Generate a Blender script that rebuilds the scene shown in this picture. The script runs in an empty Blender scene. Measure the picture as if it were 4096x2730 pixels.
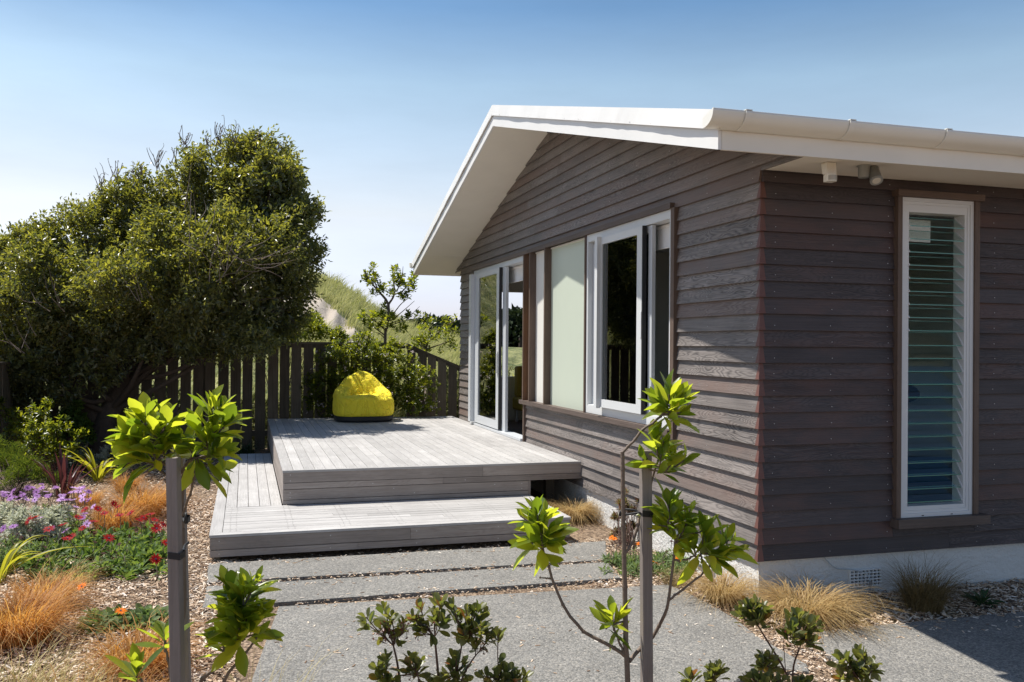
import bpy, math, random
import numpy as np
from mathutils import Matrix, Vector
rng = np.random.default_rng(11)
random.seed(5)
S = bpy.context.scene
COL = S.collection
rad = math.radians

# ------------------------------------------------------------------ camera, sky, sun, exposure
CAM = np.array([-3.2683, -5.1820, 1.4248])
RW = np.array([[0.95781438, 0.00913205, 0.28724243],
               [-0.2872726, 0.00215589, 0.95784644],
               [0.00812784, -0.99995598, 0.00468833]])   # columns: camera right, down, forward
FPX = 3554.34
cam = bpy.data.cameras.new('camera')
cam.lens = 31.24; cam.sensor_width = 36; cam.clip_start = 0.05; cam.clip_end = 3000
camo = bpy.data.objects.new('camera', cam); COL.objects.link(camo)
m3 = Matrix([[RW[i][0], -RW[i][1], -RW[i][2]] for i in range(3)])
camo.matrix_world = Matrix.Translation(Vector(CAM)) @ m3.to_4x4()
S.camera = camo

SUN = Vector((-0.366, 0.271, 0.89)).normalized()
W = bpy.data.worlds.new('World'); S.world = W; W.use_nodes = True
wn = W.node_tree; bg = wn.nodes['Background']
sky = wn.nodes.new('ShaderNodeTexSky'); sky.sky_type = 'NISHITA'; sky.sun_disc = False
sky.sun_elevation = math.asin(SUN.z); sky.sun_rotation = math.atan2(SUN.x, SUN.y)
sky.air_density = 1.0; sky.dust_density = 1.2; sky.ozone_density = 2.0; sky.altitude = 0
# the sky's brightness by elevation: hazy and bright low down, deep blue overhead
tcw = wn.nodes.new('ShaderNodeTexCoord'); spw = wn.nodes.new('ShaderNodeSeparateXYZ'); wn.links.new(tcw.outputs['Generated'], spw.inputs[0])
rmp = wn.nodes.new('ShaderNodeValToRGB'); wn.links.new(spw.outputs[2], rmp.inputs[0]); el = rmp.color_ramp.elements
for p, c in ((0.0, (2.3, 2.35, 3.2)), (.035, (2.4, 2.3, 2.95)), (.07, (2.55, 2.28, 2.6)), (.143, (3.15, 2.48, 2.1)), (.279, (2.52, 2.42, 2.07)), (.355, (1.33, 1.66, 1.76)), (.5, (1.0, 1.25, 1.4)), (1.0, (.85, 1.05, 1.3))):
    e_ = el[0] if p == 0 else (el[len(el) - 1] if p == 1 else el.new(p)); e_.position = p; e_.color = (*[v / 4.2 for v in c], 1)
vmx = wn.nodes.new('ShaderNodeMix'); vmx.data_type = 'RGBA'; vmx.blend_type = 'MULTIPLY'; vmx.inputs[0].default_value = 1
vsc = wn.nodes.new('ShaderNodeVectorMath'); vsc.operation = 'SCALE'; 
mrn = wn.nodes.new('ShaderNodeMapRange'); mrn.interpolation_type = 'SMOOTHSTEP'      # the haze glows towards the sun, not behind the viewer
wn.links.new(spw.outputs[1], mrn.inputs[0])
for i_, v_ in ((1, -.1), (2, .62), (3, 4.1), (4, 4.2)): mrn.inputs[i_].default_value = v_
wn.links.new(mrn.outputs[0], vsc.inputs[3])
wn.links.new(sky.outputs[0], vmx.inputs[6]); wn.links.new(rmp.outputs[0], vmx.inputs[7]); wn.links.new(vmx.outputs[2], vsc.inputs[0])
cn = wn.nodes.new('ShaderNodeTexNoise'); cn.inputs['Scale'].default_value = 2.2; cn.inputs['Detail'].default_value = 6; cn.inputs['Roughness'].default_value = .6
cmap = wn.nodes.new('ShaderNodeMapping'); cmap.inputs['Scale'].default_value = (1, 1, 4.5); cmap.inputs['Rotation'].default_value = (.2, .1, 0)
wn.links.new(tcw.outputs['Generated'], cmap.inputs[0]); wn.links.new(cmap.outputs[0], cn.inputs['Vector'])
cm_ = wn.nodes.new('ShaderNodeMapRange'); cm_.inputs[1].default_value = .35; cm_.inputs[2].default_value = .75; cm_.inputs[3].default_value = .96; cm_.inputs[4].default_value = 1.10
wn.links.new(cn.outputs['Fac'], cm_.inputs[0]); vs2 = wn.nodes.new('ShaderNodeVectorMath'); vs2.operation = 'SCALE'      # the faintest thin cirrus
wn.links.new(vsc.outputs[0], vs2.inputs[0]); wn.links.new(cm_.outputs[0], vs2.inputs[3]); wn.links.new(vs2.outputs[0], bg.inputs[0]); bg.inputs[1].default_value = 0.055
sl = bpy.data.lights.new('sun', 'SUN'); sl.energy = 5.0; sl.angle = rad(0.5); sl.color = (1, 0.955, 0.88)
so = bpy.data.objects.new('sun', sl); COL.objects.link(so)
so.rotation_euler = (-SUN).to_track_quat('-Z', 'Y').to_euler()
so.location = (-6, 5, 12)
S.view_settings.view_transform = 'Standard'; S.view_settings.look = 'None'
S.view_settings.exposure = 0.5; S.view_settings.gamma = 1
S.render.engine = 'CYCLES'
S.cycles.max_bounces = 10; S.cycles.transparent_max_bounces = 24
S.cycles.caustics_reflective = False; S.cycles.caustics_refractive = False
S.cycles.use_denoising = True

K = 4096 / 2353.0
def pray(x, y):
    v = np.array([x * K - 2048, y * K - 1365, FPX]); return RW @ v / FPX
def at(x, y, depth): return CAM + pray(x, y) * depth
def gnd(x, y, z=-0.29):
    d = pray(x, y); return CAM + d * ((z - CAM[2]) / d[2])
def px(depth): return K * depth / FPX           # metres per view pixel at a depth

# ------------------------------------------------------------------ materials
class NB:
    def __init__(s, name):
        s.m = bpy.data.materials.new(name); s.m.use_nodes = True
        s.t = s.m.node_tree; s.b = s.t.nodes['Principled BSDF']; s.out = s.t.nodes['Material Output']
    def n(s, kind, **kw):
        nd = s.t.nodes.new('ShaderNode' + kind)
        for k, v in kw.items(): setattr(nd, k, v)
        return nd
    def put(s, sock, v):
        if hasattr(v, 'is_linked') or hasattr(v, 'links'): s.t.links.new(v, sock)
        elif isinstance(v, (tuple, list)) and len(v) == 3 and sock.type == 'RGBA': sock.default_value = (*v, 1)
        else: sock.default_value = v
    def math(s, op, a, b=None, clamp=False):
        nd = s.n('Math', operation=op); nd.use_clamp = clamp
        s.put(nd.inputs[0], a)
        if b is not None: s.put(nd.inputs[1], b)
        return nd.outputs[0]
    def mix(s, f, a, b):
        nd = s.n('Mix', data_type='RGBA'); s.put(nd.inputs[0], f); s.put(nd.inputs[6], a); s.put(nd.inputs[7], b)
        return nd.outputs[2]
    def mul(s, c, v):
        nd = s.n('Mix', data_type='RGBA', blend_type='MULTIPLY'); nd.inputs[0].default_value = 1
        s.put(nd.inputs[6], c); cb = s.n('CombineColor')
        for i in range(3): s.put(cb.inputs[i], v)
        s.t.links.new(cb.outputs[0], nd.inputs[7]); return nd.outputs[2]
    def ramp(s, f, stops):
        nd = s.n('ValToRGB'); el = nd.color_ramp.elements
        while len(el) < len(stops): el.new(0.5)
        for e, (p, c) in zip(el, stops):
            e.position = p; e.color = (*c, 1) if isinstance(c, (tuple, list)) else (c, c, c, 1)
        s.put(nd.inputs[0], f); return nd.outputs[0]
    def coord(s, kind='Object'): return s.n('TexCoord').outputs[kind]
    def noise(s, vec, scale, detail=3, rough=.55, dim='3D'):
        nd = s.n('TexNoise', noise_dimensions=dim); s.put(nd.inputs['Vector'], vec)
        nd.inputs['Scale'].default_value = scale; nd.inputs['Detail'].default_value = detail
        nd.inputs['Roughness'].default_value = rough; return nd.outputs['Fac']
    def bump(s, h, strength=.3, dist=.01):
        nd = s.n('Bump'); s.put(nd.inputs['Height'], h); nd.inputs['Strength'].default_value = strength
        nd.inputs['Distance'].default_value = dist; s.t.links.new(nd.outputs[0], s.b.inputs['Normal'])
    def island(s): return s.n('NewGeometry').outputs['Random Per Island']
    def set(s, color=None, rough=None, metal=None, spec=None):
        if color is not None: s.put(s.b.inputs['Base Color'], color)
        if rough is not None: s.put(s.b.inputs['Roughness'], rough)
        if metal is not None: s.put(s.b.inputs['Metallic'], metal)
        if spec is not None: s.put(s.b.inputs['Specular IOR Level'], spec)
        return s

def plain(name, c, rough=.5, var=.06, scale=6, metal=0, spec=.5, bump=0, bscale=40):
    k = NB(name); v = k.noise(k.coord(), scale, 4)
    k.set(k.mul(c, k.math('MULTIPLY_ADD', v, 2 * var) if False else k.math('ADD', k.math('MULTIPLY', v, 2 * var), 1 - var)), rough, metal, spec)
    if bump: k.bump(k.noise(k.coord(), bscale, 5), bump, .01)
    return k.m

def wood(name, dark, light, var=.35, streak=.55, ring=.45, rings=55, rough=.65, bump=.35, tint=None):
    k = NB(name); uv = k.n('SeparateXYZ'); k.t.links.new(k.coord('UV'), uv.inputs[0])
    u, v = uv.outputs[0], uv.outputs[1]
    bid = k.math('FLOOR', k.math('DIVIDE', v, 10.0)); ac = k.math('SUBTRACT', v, k.math('MULTIPLY', bid, 10.0))
    def vec(su, sa, sid):
        c = k.n('CombineXYZ'); k.put(c.inputs[0], k.math('MULTIPLY', u, su)); k.put(c.inputs[1], k.math('MULTIPLY', ac, sa))
        k.put(c.inputs[2], k.math('MULTIPLY', bid, sid)); return c.outputs[0]
    f1 = k.noise(vec(2.2, 150, 3.17), 1, 4, .6)
    f2 = k.noise(vec(1.5, 9, 7.31), 1, 2, .5)
    rg = k.math('ABSOLUTE', k.math('SINE', k.math('MULTIPLY', f2, rings)))
    amp = k.noise(vec(.5, 1, 5.1), 1, 1)                       # some boards show cathedral grain, others do not
    amp = k.math('MULTIPLY', k.math('SUBTRACT', amp, .38), 4.0, True)
    rg = k.math('MULTIPLY', k.math('SUBTRACT', rg, .5), amp)
    blot = k.noise(vec(3, 8, 2.3), 1, 3)
    f = k.math('ADD', k.math('MULTIPLY', k.math('SUBTRACT', f1, .5), streak * 2), k.math('MULTIPLY', rg, ring))
    f = k.math('ADD', k.math('ADD', f, k.math('MULTIPLY', k.math('SUBTRACT', blot, .5), .6)), .5, True)
    col = k.mix(f, dark, light)
    wnz = k.n('TexWhiteNoise', noise_dimensions='1D'); k.put(wnz.inputs['W'], bid)
    col = k.mul(col, k.math('ADD', k.math('MULTIPLY', wnz.outputs[0], var), 1 - var / 2))
    oc = k.coord(); col = k.mul(col, k.math('ADD', k.math('MULTIPLY', k.noise(oc, 1.6, 5, .62), .5), .76))     # uneven weathering
    if tint:
        t2 = k.n('TexWhiteNoise', noise_dimensions='1D'); k.put(t2.inputs['W'], k.math('ADD', bid, .37))
        col = k.mix(k.math('MULTIPLY', k.math('SUBTRACT', k.math('ADD', t2.outputs[0], blot), 1.05), 1.2, True), col, tint)
    k.set(col, rough, spec=.35); k.bump(k.math('ADD', f1, k.math('MULTIPLY', rg, .7)), bump, .004)
    return k.m

def leafmat(name, c1, c2, t1, t2, trans=.45, rough=.35, spec=.5, old=None):
    k = NB(name); r = k.island()
    col = k.mix(r, c1, c2)
    if old:
        wz = k.n('TexWhiteNoise', noise_dimensions='1D'); k.put(wz.inputs['W'], r)
        col = k.mix(k.math('GREATER_THAN', wz.outputs[0], .955), col, old)
    nz = k.noise(k.coord(), 35, 2); col = k.mul(col, k.math('ADD', k.math('MULTIPLY', nz, .5), .75))
    k.set(col, rough, spec=spec)
    tr = k.n('BsdfTranslucent'); k.put(tr.inputs[0], k.mix(r, t1, t2))
    mx = k.n('MixShader'); mx.inputs[0].default_value = trans
    k.t.links.new(k.b.outputs[0], mx.inputs[1]); k.t.links.new(tr.outputs[0], mx.inputs[2])
    k.t.links.new(mx.outputs[0], k.out.inputs[0]); return k.m

def glassmat(name, tint, refl=1.0):
    k = NB(name); k.t.nodes.remove(k.b)
    tr = k.n('BsdfTransparent'); k.put(tr.inputs[0], tint)
    gl = k.n('BsdfGlossy'); gl.inputs['Roughness'].default_value = 0.0; k.put(gl.inputs[0], (1, 1, 1))
    fr = k.n('Fresnel'); fr.inputs[0].default_value = 1.55
    mx = k.n('MixShader'); k.put(mx.inputs[0], k.math('MULTIPLY', fr.outputs[0], refl, True))
    k.t.links.new(tr.outputs[0], mx.inputs[1]); k.t.links.new(gl.outputs[0], mx.inputs[2])
    k.t.links.new(mx.outputs[0], k.out.inputs[0]); return k.m

M = {}
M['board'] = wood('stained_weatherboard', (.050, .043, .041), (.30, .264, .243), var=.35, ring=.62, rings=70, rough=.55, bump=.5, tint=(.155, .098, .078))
M['boardb'] = wood('stained_weatherboard_shade_in_colour', (.033, .027, .029), (.098, .079, .080), var=.4, ring=.5, rings=85, rough=.55, bump=.5, tint=(.125, .062, .048))  # same boards as the gable, with this wall's shade put into the colour
M['trim'] = wood('stained_trim', (.075, .055, .047), (.16, .12, .10), var=.2, ring=.3, rough=.6)
M['fin'] = wood('brown_batten', (.085, .058, .045), (.17, .118, .09), var=.2, ring=.4, rough=.6)
M['deck'] = wood('weathered_decking', (.25, .238, .23), (.50, .487, .475), var=.2, streak=.5, ring=.30, rings=60, rough=.75, bump=.25)
M['deckface'] = wood('weathered_fascia', (.20, .165, .145), (.40, .355, .32), var=.3, streak=.6, ring=.22, rough=.75, bump=.25)
M['fence'] = wood('old_fence_timber', (.048, .039, .029), (.18, .153, .118), var=.5, streak=.7, ring=.1, rough=.85, bump=.5)
M['stake'] = wood('sawn_stake', (.16, .13, .115), (.30, .26, .235), var=.2, streak=.5, ring=.15, rough=.8)
M['white'] = plain('white_paint', (.78, .77, .745), .45, .075, 2.3)
M['cream'] = plain('soffit_paint', (.80, .76, .68), .6, .075, 2.3)
M['gutter'] = plain('gutter_paint', (.80, .78, .71), .35, .075, 2.3)
M['alu'] = plain('powder_coated_aluminium', (.56, .58, .60), .38, .02, 3)
M['aluw'] = plain('white_window_frame', (.66, .67, .67), .4, .03, 3)
M['black'] = plain('black_rubber', (.012, .012, .014), .6, .1)
M['soaker'] = NB('rusty_soaker'); k = M['soaker']
k.set(k.mix(k.noise(k.coord(), 14, 5, .7), (.17, .055, .040), (.14, .085, .072)), .55, .25); M['soaker'] = k.m
M['nail'] = plain('nail_head', (.62, .62, .62), .4, .1, metal=.5)
M['panelw'] = plain('cream_panel', (.76, .74, .68), .45, .02)
M['panelg'] = plain('pale_green_panel', (.55, .60, .50), .4, .02)
M['panely'] = plain('orange_panel', (.75, .36, .05), .4, .05)
M['blind'] = plain('blind_fabric', (.78, .77, .75), .9, .05, 20, bump=.3)
M['inwall'] = plain('interior_wall', (.74, .72, .68), .8, .03)
M['infloor'] = plain('interior_carpet', (.16, .13, .12), .95, .3, 80)
M['glass'] = glassmat('window_glass', (.74, .84, .83), 1.4)
M['louvre'] = glassmat('louvre_glass', (.88, .94, .93), .12)
M['louvre_edge'] = plain('glass_edge', (.03, .22, .17), .2, .1, spec=.8)
M['clip'] = plain('louvre_clip', (.66, .67, .69), .35, .05)
M['bedding'] = plain('white_bedding', (.84, .84, .85), .9, .06, 5, bump=.4, bscale=9)
M['blue'] = plain('blue_bed_base', (.02, .10, .26), .7, .2)
M['pillow'] = plain('dark_patterned_pillow', (.10, .035, .03), .8, .6, 18)
M['mustard'] = plain('mustard_cloth', (.45, .33, .04), .8, .1)
k = NB('rough_plaster'); c = k.coord()
vz = k.n('TexVoronoi'); vz.inputs['Scale'].default_value = 22; k.put(vz.inputs['Vector'], c)
h = k.math('ADD', k.noise(c, 40, 6, .65), k.math('MULTIPLY', k.noise(c, 9, 3), 1.2))
moss = k.math('MULTIPLY', k.math('SUBTRACT', k.noise(c, 5, 5, .7), .68), 9, True)
k.set(k.mix(moss, k.mix(k.noise(c, 3, 4), (.64, .63, .60), (.74, .73, .70)), (.10, .13, .06)), .85); k.bump(h, .9, .02); M['plaster'] = k.m
k = NB('exposed_aggregate'); c = k.coord()
v1 = k.n('TexVoronoi'); v1.inputs['Scale'].default_value = 95; k.put(v1.inputs['Vector'], c)
v2 = k.n('TexVoronoi'); v2.inputs['Scale'].default_value = 160; k.put(v2.inputs['Vector'], c)
sep = k.n('SeparateColor'); k.t.links.new(v1.outputs['Color'], sep.inputs[0])
sp2 = k.n('SeparateColor'); k.t.links.new(v2.outputs['Color'], sp2.inputs[0])
col = k.ramp(sep.outputs[0], [(0, (.105, .10, .088)), (.35, (.175, .167, .149)), (.7, (.235, .221, .194)), (1, (.35, .322, .277))])
col = k.mix(.35, col, k.ramp(sp2.outputs[1], [(0, .06), (1, .30)]))
st = k.math('MULTIPLY', k.math('SUBTRACT', k.noise(c, 1.1, 6, .65), .52), 4, True)
col = k.mul(col, k.math('SUBTRACT', k.math('ADD', k.math('MULTIPLY', k.noise(c, 2.7, 5, .6), .55), .78), k.math('MULTIPLY', st, .22)))
k.set(col, .8, spec=.3); k.bump(k.math('ADD', k.math('MULTIPLY', v1.outputs['Distance'], -1.0), k.noise(c, 260, 2)), .7, .006); M['concrete'] = k.m
k = NB('bark_mulch'); c = k.coord(); mp = k.n('Mapping'); k.put(mp.inputs[0], c); mp.inputs['Scale'].default_value = (1, 1, 1)
vv = k.n('TexVoronoi'); vv.inputs['Scale'].default_value = 55; k.put(vv.inputs['Vector'], c)
sv = k.n('SeparateColor'); k.t.links.new(vv.outputs['Color'], sv.inputs[0])
k.set(k.mul(k.ramp(sv.outputs[0], [(0, (.07, .045, .03)), (.5, (.20, .135, .085)), (1, (.38, .28, .19))]), k.math('ADD', k.noise(c, 4, 4), .5)), .95)
k.bump(vv.outputs['Distance'], .8, .02); k.b.inputs['Base Color'].default_value = (0, 0, 0, 1)
src = k.b.inputs['Base Color'].links[0].from_socket; sx = k.n('SeparateXYZ'); k.put(sx.inputs[0], c)
k.put(k.b.inputs['Base Color'], k.mix(k.math('GREATER_THAN', sx.outputs[1], 9.85), src, k.mix(k.noise(c, 3, 5), (.05, .06, .018), (.16, .15, .06)))); M['mulch'] = k.m
k = NB('wood_chip'); r = k.island()
k.set(k.mul(k.ramp(r, [(0, (.13, .08, .05)), (.2, (.34, .22, .14)), (.55, (.56, .42, .29)), (.8, (.70, .58, .45)), (1, (.78, .71, .63))]),
      k.math('ADD', k.math('MULTIPLY', k.noise(k.coord(), 120, 3), .6), .7)), .9); M['chip'] = k.m
M['bark'] = NB('tree_bark'); k = M['bark']
k.set(k.mix(k.noise(k.coord(), 25, 5, .7), (.045, .032, .024), (.13, .10, .08)), .9); k.bump(k.noise(k.coord(), 60, 5), .8, .02); M['bark'] = k.m
M['twig'] = plain('young_bark', (.17, .125, .095), .7, .35, 40, bump=.4)
M['twigdark'] = plain('dark_stem', (.10, .055, .04), .7, .3, 30)
M['deadtwig'] = plain('dead_twig', (.16, .125, .10), .85, .3, 10)

# ------------------------------------------------------------------ mesh builder
class MB:
    def __init__(s): s.V = []; s.F = []; s.nv = 0; s.bid = 0
    def raw(s, V, F, mat=0, uv=None, smooth=False):
        V = np.asarray(V, float).reshape(-1, 3); F = np.asarray(F, int)
        s.V.append(V); s.F.append((F + s.nv, mat, uv, smooth)); s.nv += len(V)
    def hexa(s, P, mat=0, axis=None, bid=None):
        """8 corners: bottom ring 0-3 (counter-clockwise), top ring 4-7; uv runs along the longest side"""
        P = np.asarray(P, float)
        Fs = np.array([[3, 2, 1, 0], [4, 5, 6, 7], [0, 1, 5, 4], [1, 2, 6, 5], [2, 3, 7, 6], [3, 0, 4, 7]])
        ext = P.max(0) - P.min(0)
        ax = int(np.argmax(ext)) if axis is None else axis
        if bid is None: s.bid += 1; bid = s.bid
        uv = np.zeros((6, 4, 2)); off = (bid * 2.37) % 17
        o = [a for a in range(3) if a != ax]
        for i, f in enumerate(Fs):
            q = P[f]; e = q.max(0) - q.min(0); oa = o[0] if e[o[0]] > e[o[1]] else o[1]
            uv[i, :, 0] = q[:, ax] + off
            uv[i, :, 1] = bid * 10 + 1 + (q[:, oa] - q[:, oa].min())
        s.raw(P, Fs, mat, uv.reshape(-1, 2))
    def box(s, x0, x1, y0, y1, z0, z1, mat=0, axis=None, bid=None):
        s.hexa([(x0, y0, z0), (x1, y0, z0), (x1, y1, z0), (x0, y1, z0), (x0, y0, z1), (x1, y0, z1), (x1, y1, z1), (x0, y1, z1)], mat, axis, bid)
    def tube(s, pts, rads, n=6, mat=0):
        pts = np.asarray(pts, float); k = len(pts); rads = np.broadcast_to(np.asarray(rads, float), (k,))
        T = np.gradient(pts, axis=0); T /= np.linalg.norm(T, axis=1)[:, None] + 1e-9
        up = np.array([0.31, 0.22, 0.92]) if abs(T[0] @ np.array([0.31, .22, .92])) < .9 else np.array([1.0, 0, 0])
        V = []; a = np.linspace(0, 2 * np.pi, n, endpoint=False)
        for i in range(k):
            u = up - T[i] * (up @ T[i]); u /= np.linalg.norm(u) + 1e-9; w = np.cross(T[i], u); up = u
            V.append(pts[i] + rads[i] * (np.cos(a)[:, None] * u + np.sin(a)[:, None] * w))
        V = np.concatenate(V); F = []
        for i in range(k - 1):
            for j in range(n):
                jn = (j + 1) % n; F.append((i * n + j, i * n + jn, (i + 1) * n + jn, (i + 1) * n + j))
        s.raw(V, F, mat, None, True)
        s.raw(V[-n:], [list(range(n))], mat); s.raw(V[:n], [list(range(n))[::-1]], mat)
    def build(s, name, mats, parent=None):
        me = bpy.data.meshes.new(name)
        V = np.concatenate(s.V); me.vertices.add(len(V)); me.vertices.foreach_set('co', V.astype(np.float32).ravel())
        li = []; tot = []; mi = []; sm = []; uvs = []; anyuv = any(f[2] is not None for f in s.F)
        for F, mat, uv, smooth in s.F:
            li.append(F.ravel()); tot.append(np.full(len(F), F.shape[1])); mi.append(np.full(len(F), mat)); sm.append(np.full(len(F), smooth))
            if anyuv: uvs.append(uv if uv is not None else np.zeros((F.size, 2)))
        li = np.concatenate(li); tot = np.concatenate(tot)
        me.loops.add(len(li)); me.loops.foreach_set('vertex_index', li.astype(np.int32))
        me.polygons.add(len(tot)); me.polygons.foreach_set('loop_start', np.concatenate([[0], np.cumsum(tot)[:-1]]).astype(np.int32))
        me.polygons.foreach_set('loop_total', tot.astype(np.int32))
        me.polygons.foreach_set('material_index', np.concatenate(mi).astype(np.int32))
        me.polygons.foreach_set('use_smooth', np.concatenate(sm).astype(bool))
        if anyuv:
            l = me.uv_layers.new(name='UVMap'); l.data.foreach_set('uv', np.concatenate(uvs).astype(np.float32).ravel())
        me.update(calc_edges=True)
        for m in (mats if isinstance(mats, (list, tuple)) else [mats]): me.materials.append(m)
        o = bpy.data.objects.new(name, me); COL.objects.link(o)
        if parent: o.parent = parent; o.matrix_parent_inverse = parent.matrix_basis.inverted()
        return o

def empty(name, loc=(0, 0, 0)):
    o = bpy.data.objects.new(name, None); COL.objects.link(o); o.location = [float(v) for v in loc]; o.empty_display_size = .1
    return o
def tag(o, label, cat=None, group=None, kind=None):
    if label: o['label'] = label
    if cat: o['category'] = cat
    if group: o['group'] = group
    if kind: o['kind'] = kind
    return o
def part(name, mb, mats, parent, label=None):
    o = mb.build(name, mats, parent)
    if label: o['label'] = label
    return o

def unit(v): v = np.asarray(v, float); return v / (np.linalg.norm(v, axis=-1, keepdims=True) + 1e-9)
# leaf templates: stations along the leaf, half width
TPL = {'fine': ([0, .1, .3, .5, .7, .88, 1], [.08, .26, .68, .97, .94, .52, .02]),
       'round': ([0, .18, .42, .68, .9, 1], [.08, .36, .85, 1, .66, .12]),
       'mid': ([0, .32, .68, 1], [.08, .8, .85, .06]),
       'lance': ([0, .25, .6, 1], [.2, 1, .75, .03])}
def leaves(mb, P, D, N, L, Wd, tpl='mid', fold=.22, curl=.25, mat=0):
    P = np.asarray(P, float); n = len(P)
    if n == 0: return
    D = unit(D); N = unit(N - D * np.sum(N * D, 1, keepdims=True)); T = np.cross(D, N)
    L = np.broadcast_to(np.asarray(L, float), (n,))[:, None, None]; Wd = np.broadcast_to(np.asarray(Wd, float), (n,))[:, None, None] / 2
    if tpl == 'dia':
        s_ = np.array([0, .5, 1, .45]); w_ = np.array([0, -1, 0, 1]); F = np.array([[0, 1, 2], [0, 2, 3]]); h = np.abs(w_)
    else:
        st, hw = TPL[tpl]; st = np.array(st); hw = np.array(hw); k = len(st)
        s_ = np.repeat(st, 3); w_ = np.repeat(hw, 3) * np.tile([-1, 0, 1], k); h = np.abs(w_); F = []
        for i in range(k - 1):
            a = 3 * i; F += [(a, a + 1, a + 4, a + 3), (a + 1, a + 2, a + 5, a + 4)]
        F = np.array(F)
    cu = (np.asarray(curl) * (rng.normal(1, .45, n)))[:, None, None]; fo = (fold * (rng.normal(1, .3, n)))[:, None, None]
    s3 = s_[None, :, None]; w3 = w_[None, :, None]; h3 = h[None, :, None]
    V = P[:, None, :] + D[:, None, :] * (s3 * L) + T[:, None, :] * (w3 * Wd) + N[:, None, :] * (h3 * fo * Wd * 2 - cu * s3 ** 2 * L)
    nv = V.shape[1]; FF = (F[None] + (np.arange(n) * nv)[:, None, None]).reshape(-1, F.shape[1])
    mb.raw(V.reshape(-1, 3), FF, mat, None, tpl in ('fine', 'round', 'mid'))
def perp(a):
    a = unit(a); r = np.array([0., 0, 1]) if abs(a[2]) < .9 else np.array([1., 0, 0])
    u = unit(np.cross(r, a)); return u, np.cross(a, u)
def rosette(mb, c, ax, n, L, wr=.42, spread=(20, 85), back=.06, tpl='fine', mat=0, curl=.2, fold=.22, jit=.12, young=.5):
    """leaves spiralling round a shoot tip: short upright young ones inside, long wide-spread ones below"""
    ax = unit(ax); u, v = perp(ax); i = np.arange(n); t = (i + .5) / n
    az = i * 2.39996 + rng.uniform(0, 6.28) + rng.normal(0, .25, n)
    inc = np.radians(spread[0] + (spread[1] - spread[0]) * t ** .8 + rng.normal(0, 8, n))
    rd = np.cos(az)[:, None] * u + np.sin(az)[:, None] * v
    D = rd * np.sin(inc)[:, None] + ax * np.cos(inc)[:, None] + rng.normal(0, jit, (n, 3))
    Nn = ax * np.sin(inc)[:, None] - rd * np.cos(inc)[:, None] + rng.normal(0, .12, (n, 3))
    P = np.asarray(c)[None] - ax * (back * t)[:, None] + rd * .004
    l = L * (young + (1 - young) * np.minimum(1, t * 1.7)) * rng.uniform(.82, 1.15, n)
    leaves(mb, P, D, Nn, l, l * wr * rng.uniform(.85, 1.15, n), tpl, fold, curl, mat)
def blades(mb, P, az, L, rise, out, droop, w, seg=5, mat=0, lean=(0, 0)):
    n = len(P); t = np.linspace(0, 1, seg + 1)[None, :, None]
    dh = np.stack([np.cos(az), np.sin(az), 0 * az], 1)[:, None, :]; L = L[:, None, None]
    rise = rise[:, None, None]; out = out[:, None, None]; droop = droop[:, None, None]
    ln = np.array([lean[0], lean[1], 0.])[None, None, :]
    C = P[:, None, :] + dh * (L * (out * (.35 * t + .65 * t ** 2))) + ln * (L * t ** 2) + np.array([0, 0, 1.])[None, None] * (L * (rise * t - droop * t ** 2))
    C[:, :, 2] = np.maximum(C[:, :, 2], -.285)
    sw = rng.normal(0, .16, n)[:, None, None]; kk = rng.normal(0, 1.6, n)[:, None, None]      # sideways bend and a curl towards the tip
    C = C + np.stack([-np.sin(az), np.cos(az), 0 * az], 1)[:, None, :] * (L * sw * np.sin(t * 1.6 + kk * t * t) * t)
    C[:, :, 2] = np.maximum(C[:, :, 2], -.285)
    sd = np.stack([-np.sin(az + .6 * rng.normal(size=n)), np.cos(az), 0 * az], 1)[:, None, :]; sd = unit(sd)
    ww = (w[:, None, None] if np.ndim(w) else w) * np.clip(1.15 - t ** 1.6 * 1.05, .1, 1) / 2
    V = np.stack([C - sd * ww, C + sd * ww], 2).reshape(n, -1, 3)
    F = np.array([(2 * i, 2 * i + 1, 2 * i + 3, 2 * i + 2) for i in range(seg)])
    FF = (F[None] + (np.arange(n) * V.shape[1])[:, None, None]).reshape(-1, 4)
    mb.raw(V.reshape(-1, 3), FF, mat, None, True)
def spline(pts, n=12):
    pts = np.asarray(pts, float); k = len(pts)
    if k == 2: return pts[0] + (pts[1] - pts[0]) * np.linspace(0, 1, n)[:, None]
    P = np.vstack([2 * pts[0] - pts[1], pts, 2 * pts[-1] - pts[-2]]); out = []
    m = max(2, n // (k - 1))
    for i in range(k - 1):
        a, b, c, d = P[i:i + 4]
        for t in np.linspace(0, 1, m, endpoint=False):
            out.append(.5 * ((2 * b) + (c - a) * t + (2 * a - 5 * b + 4 * c - d) * t * t + (3 * b - a - 3 * c + d) * t ** 3))
    out.append(pts[-1]); return np.array(out)
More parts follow.
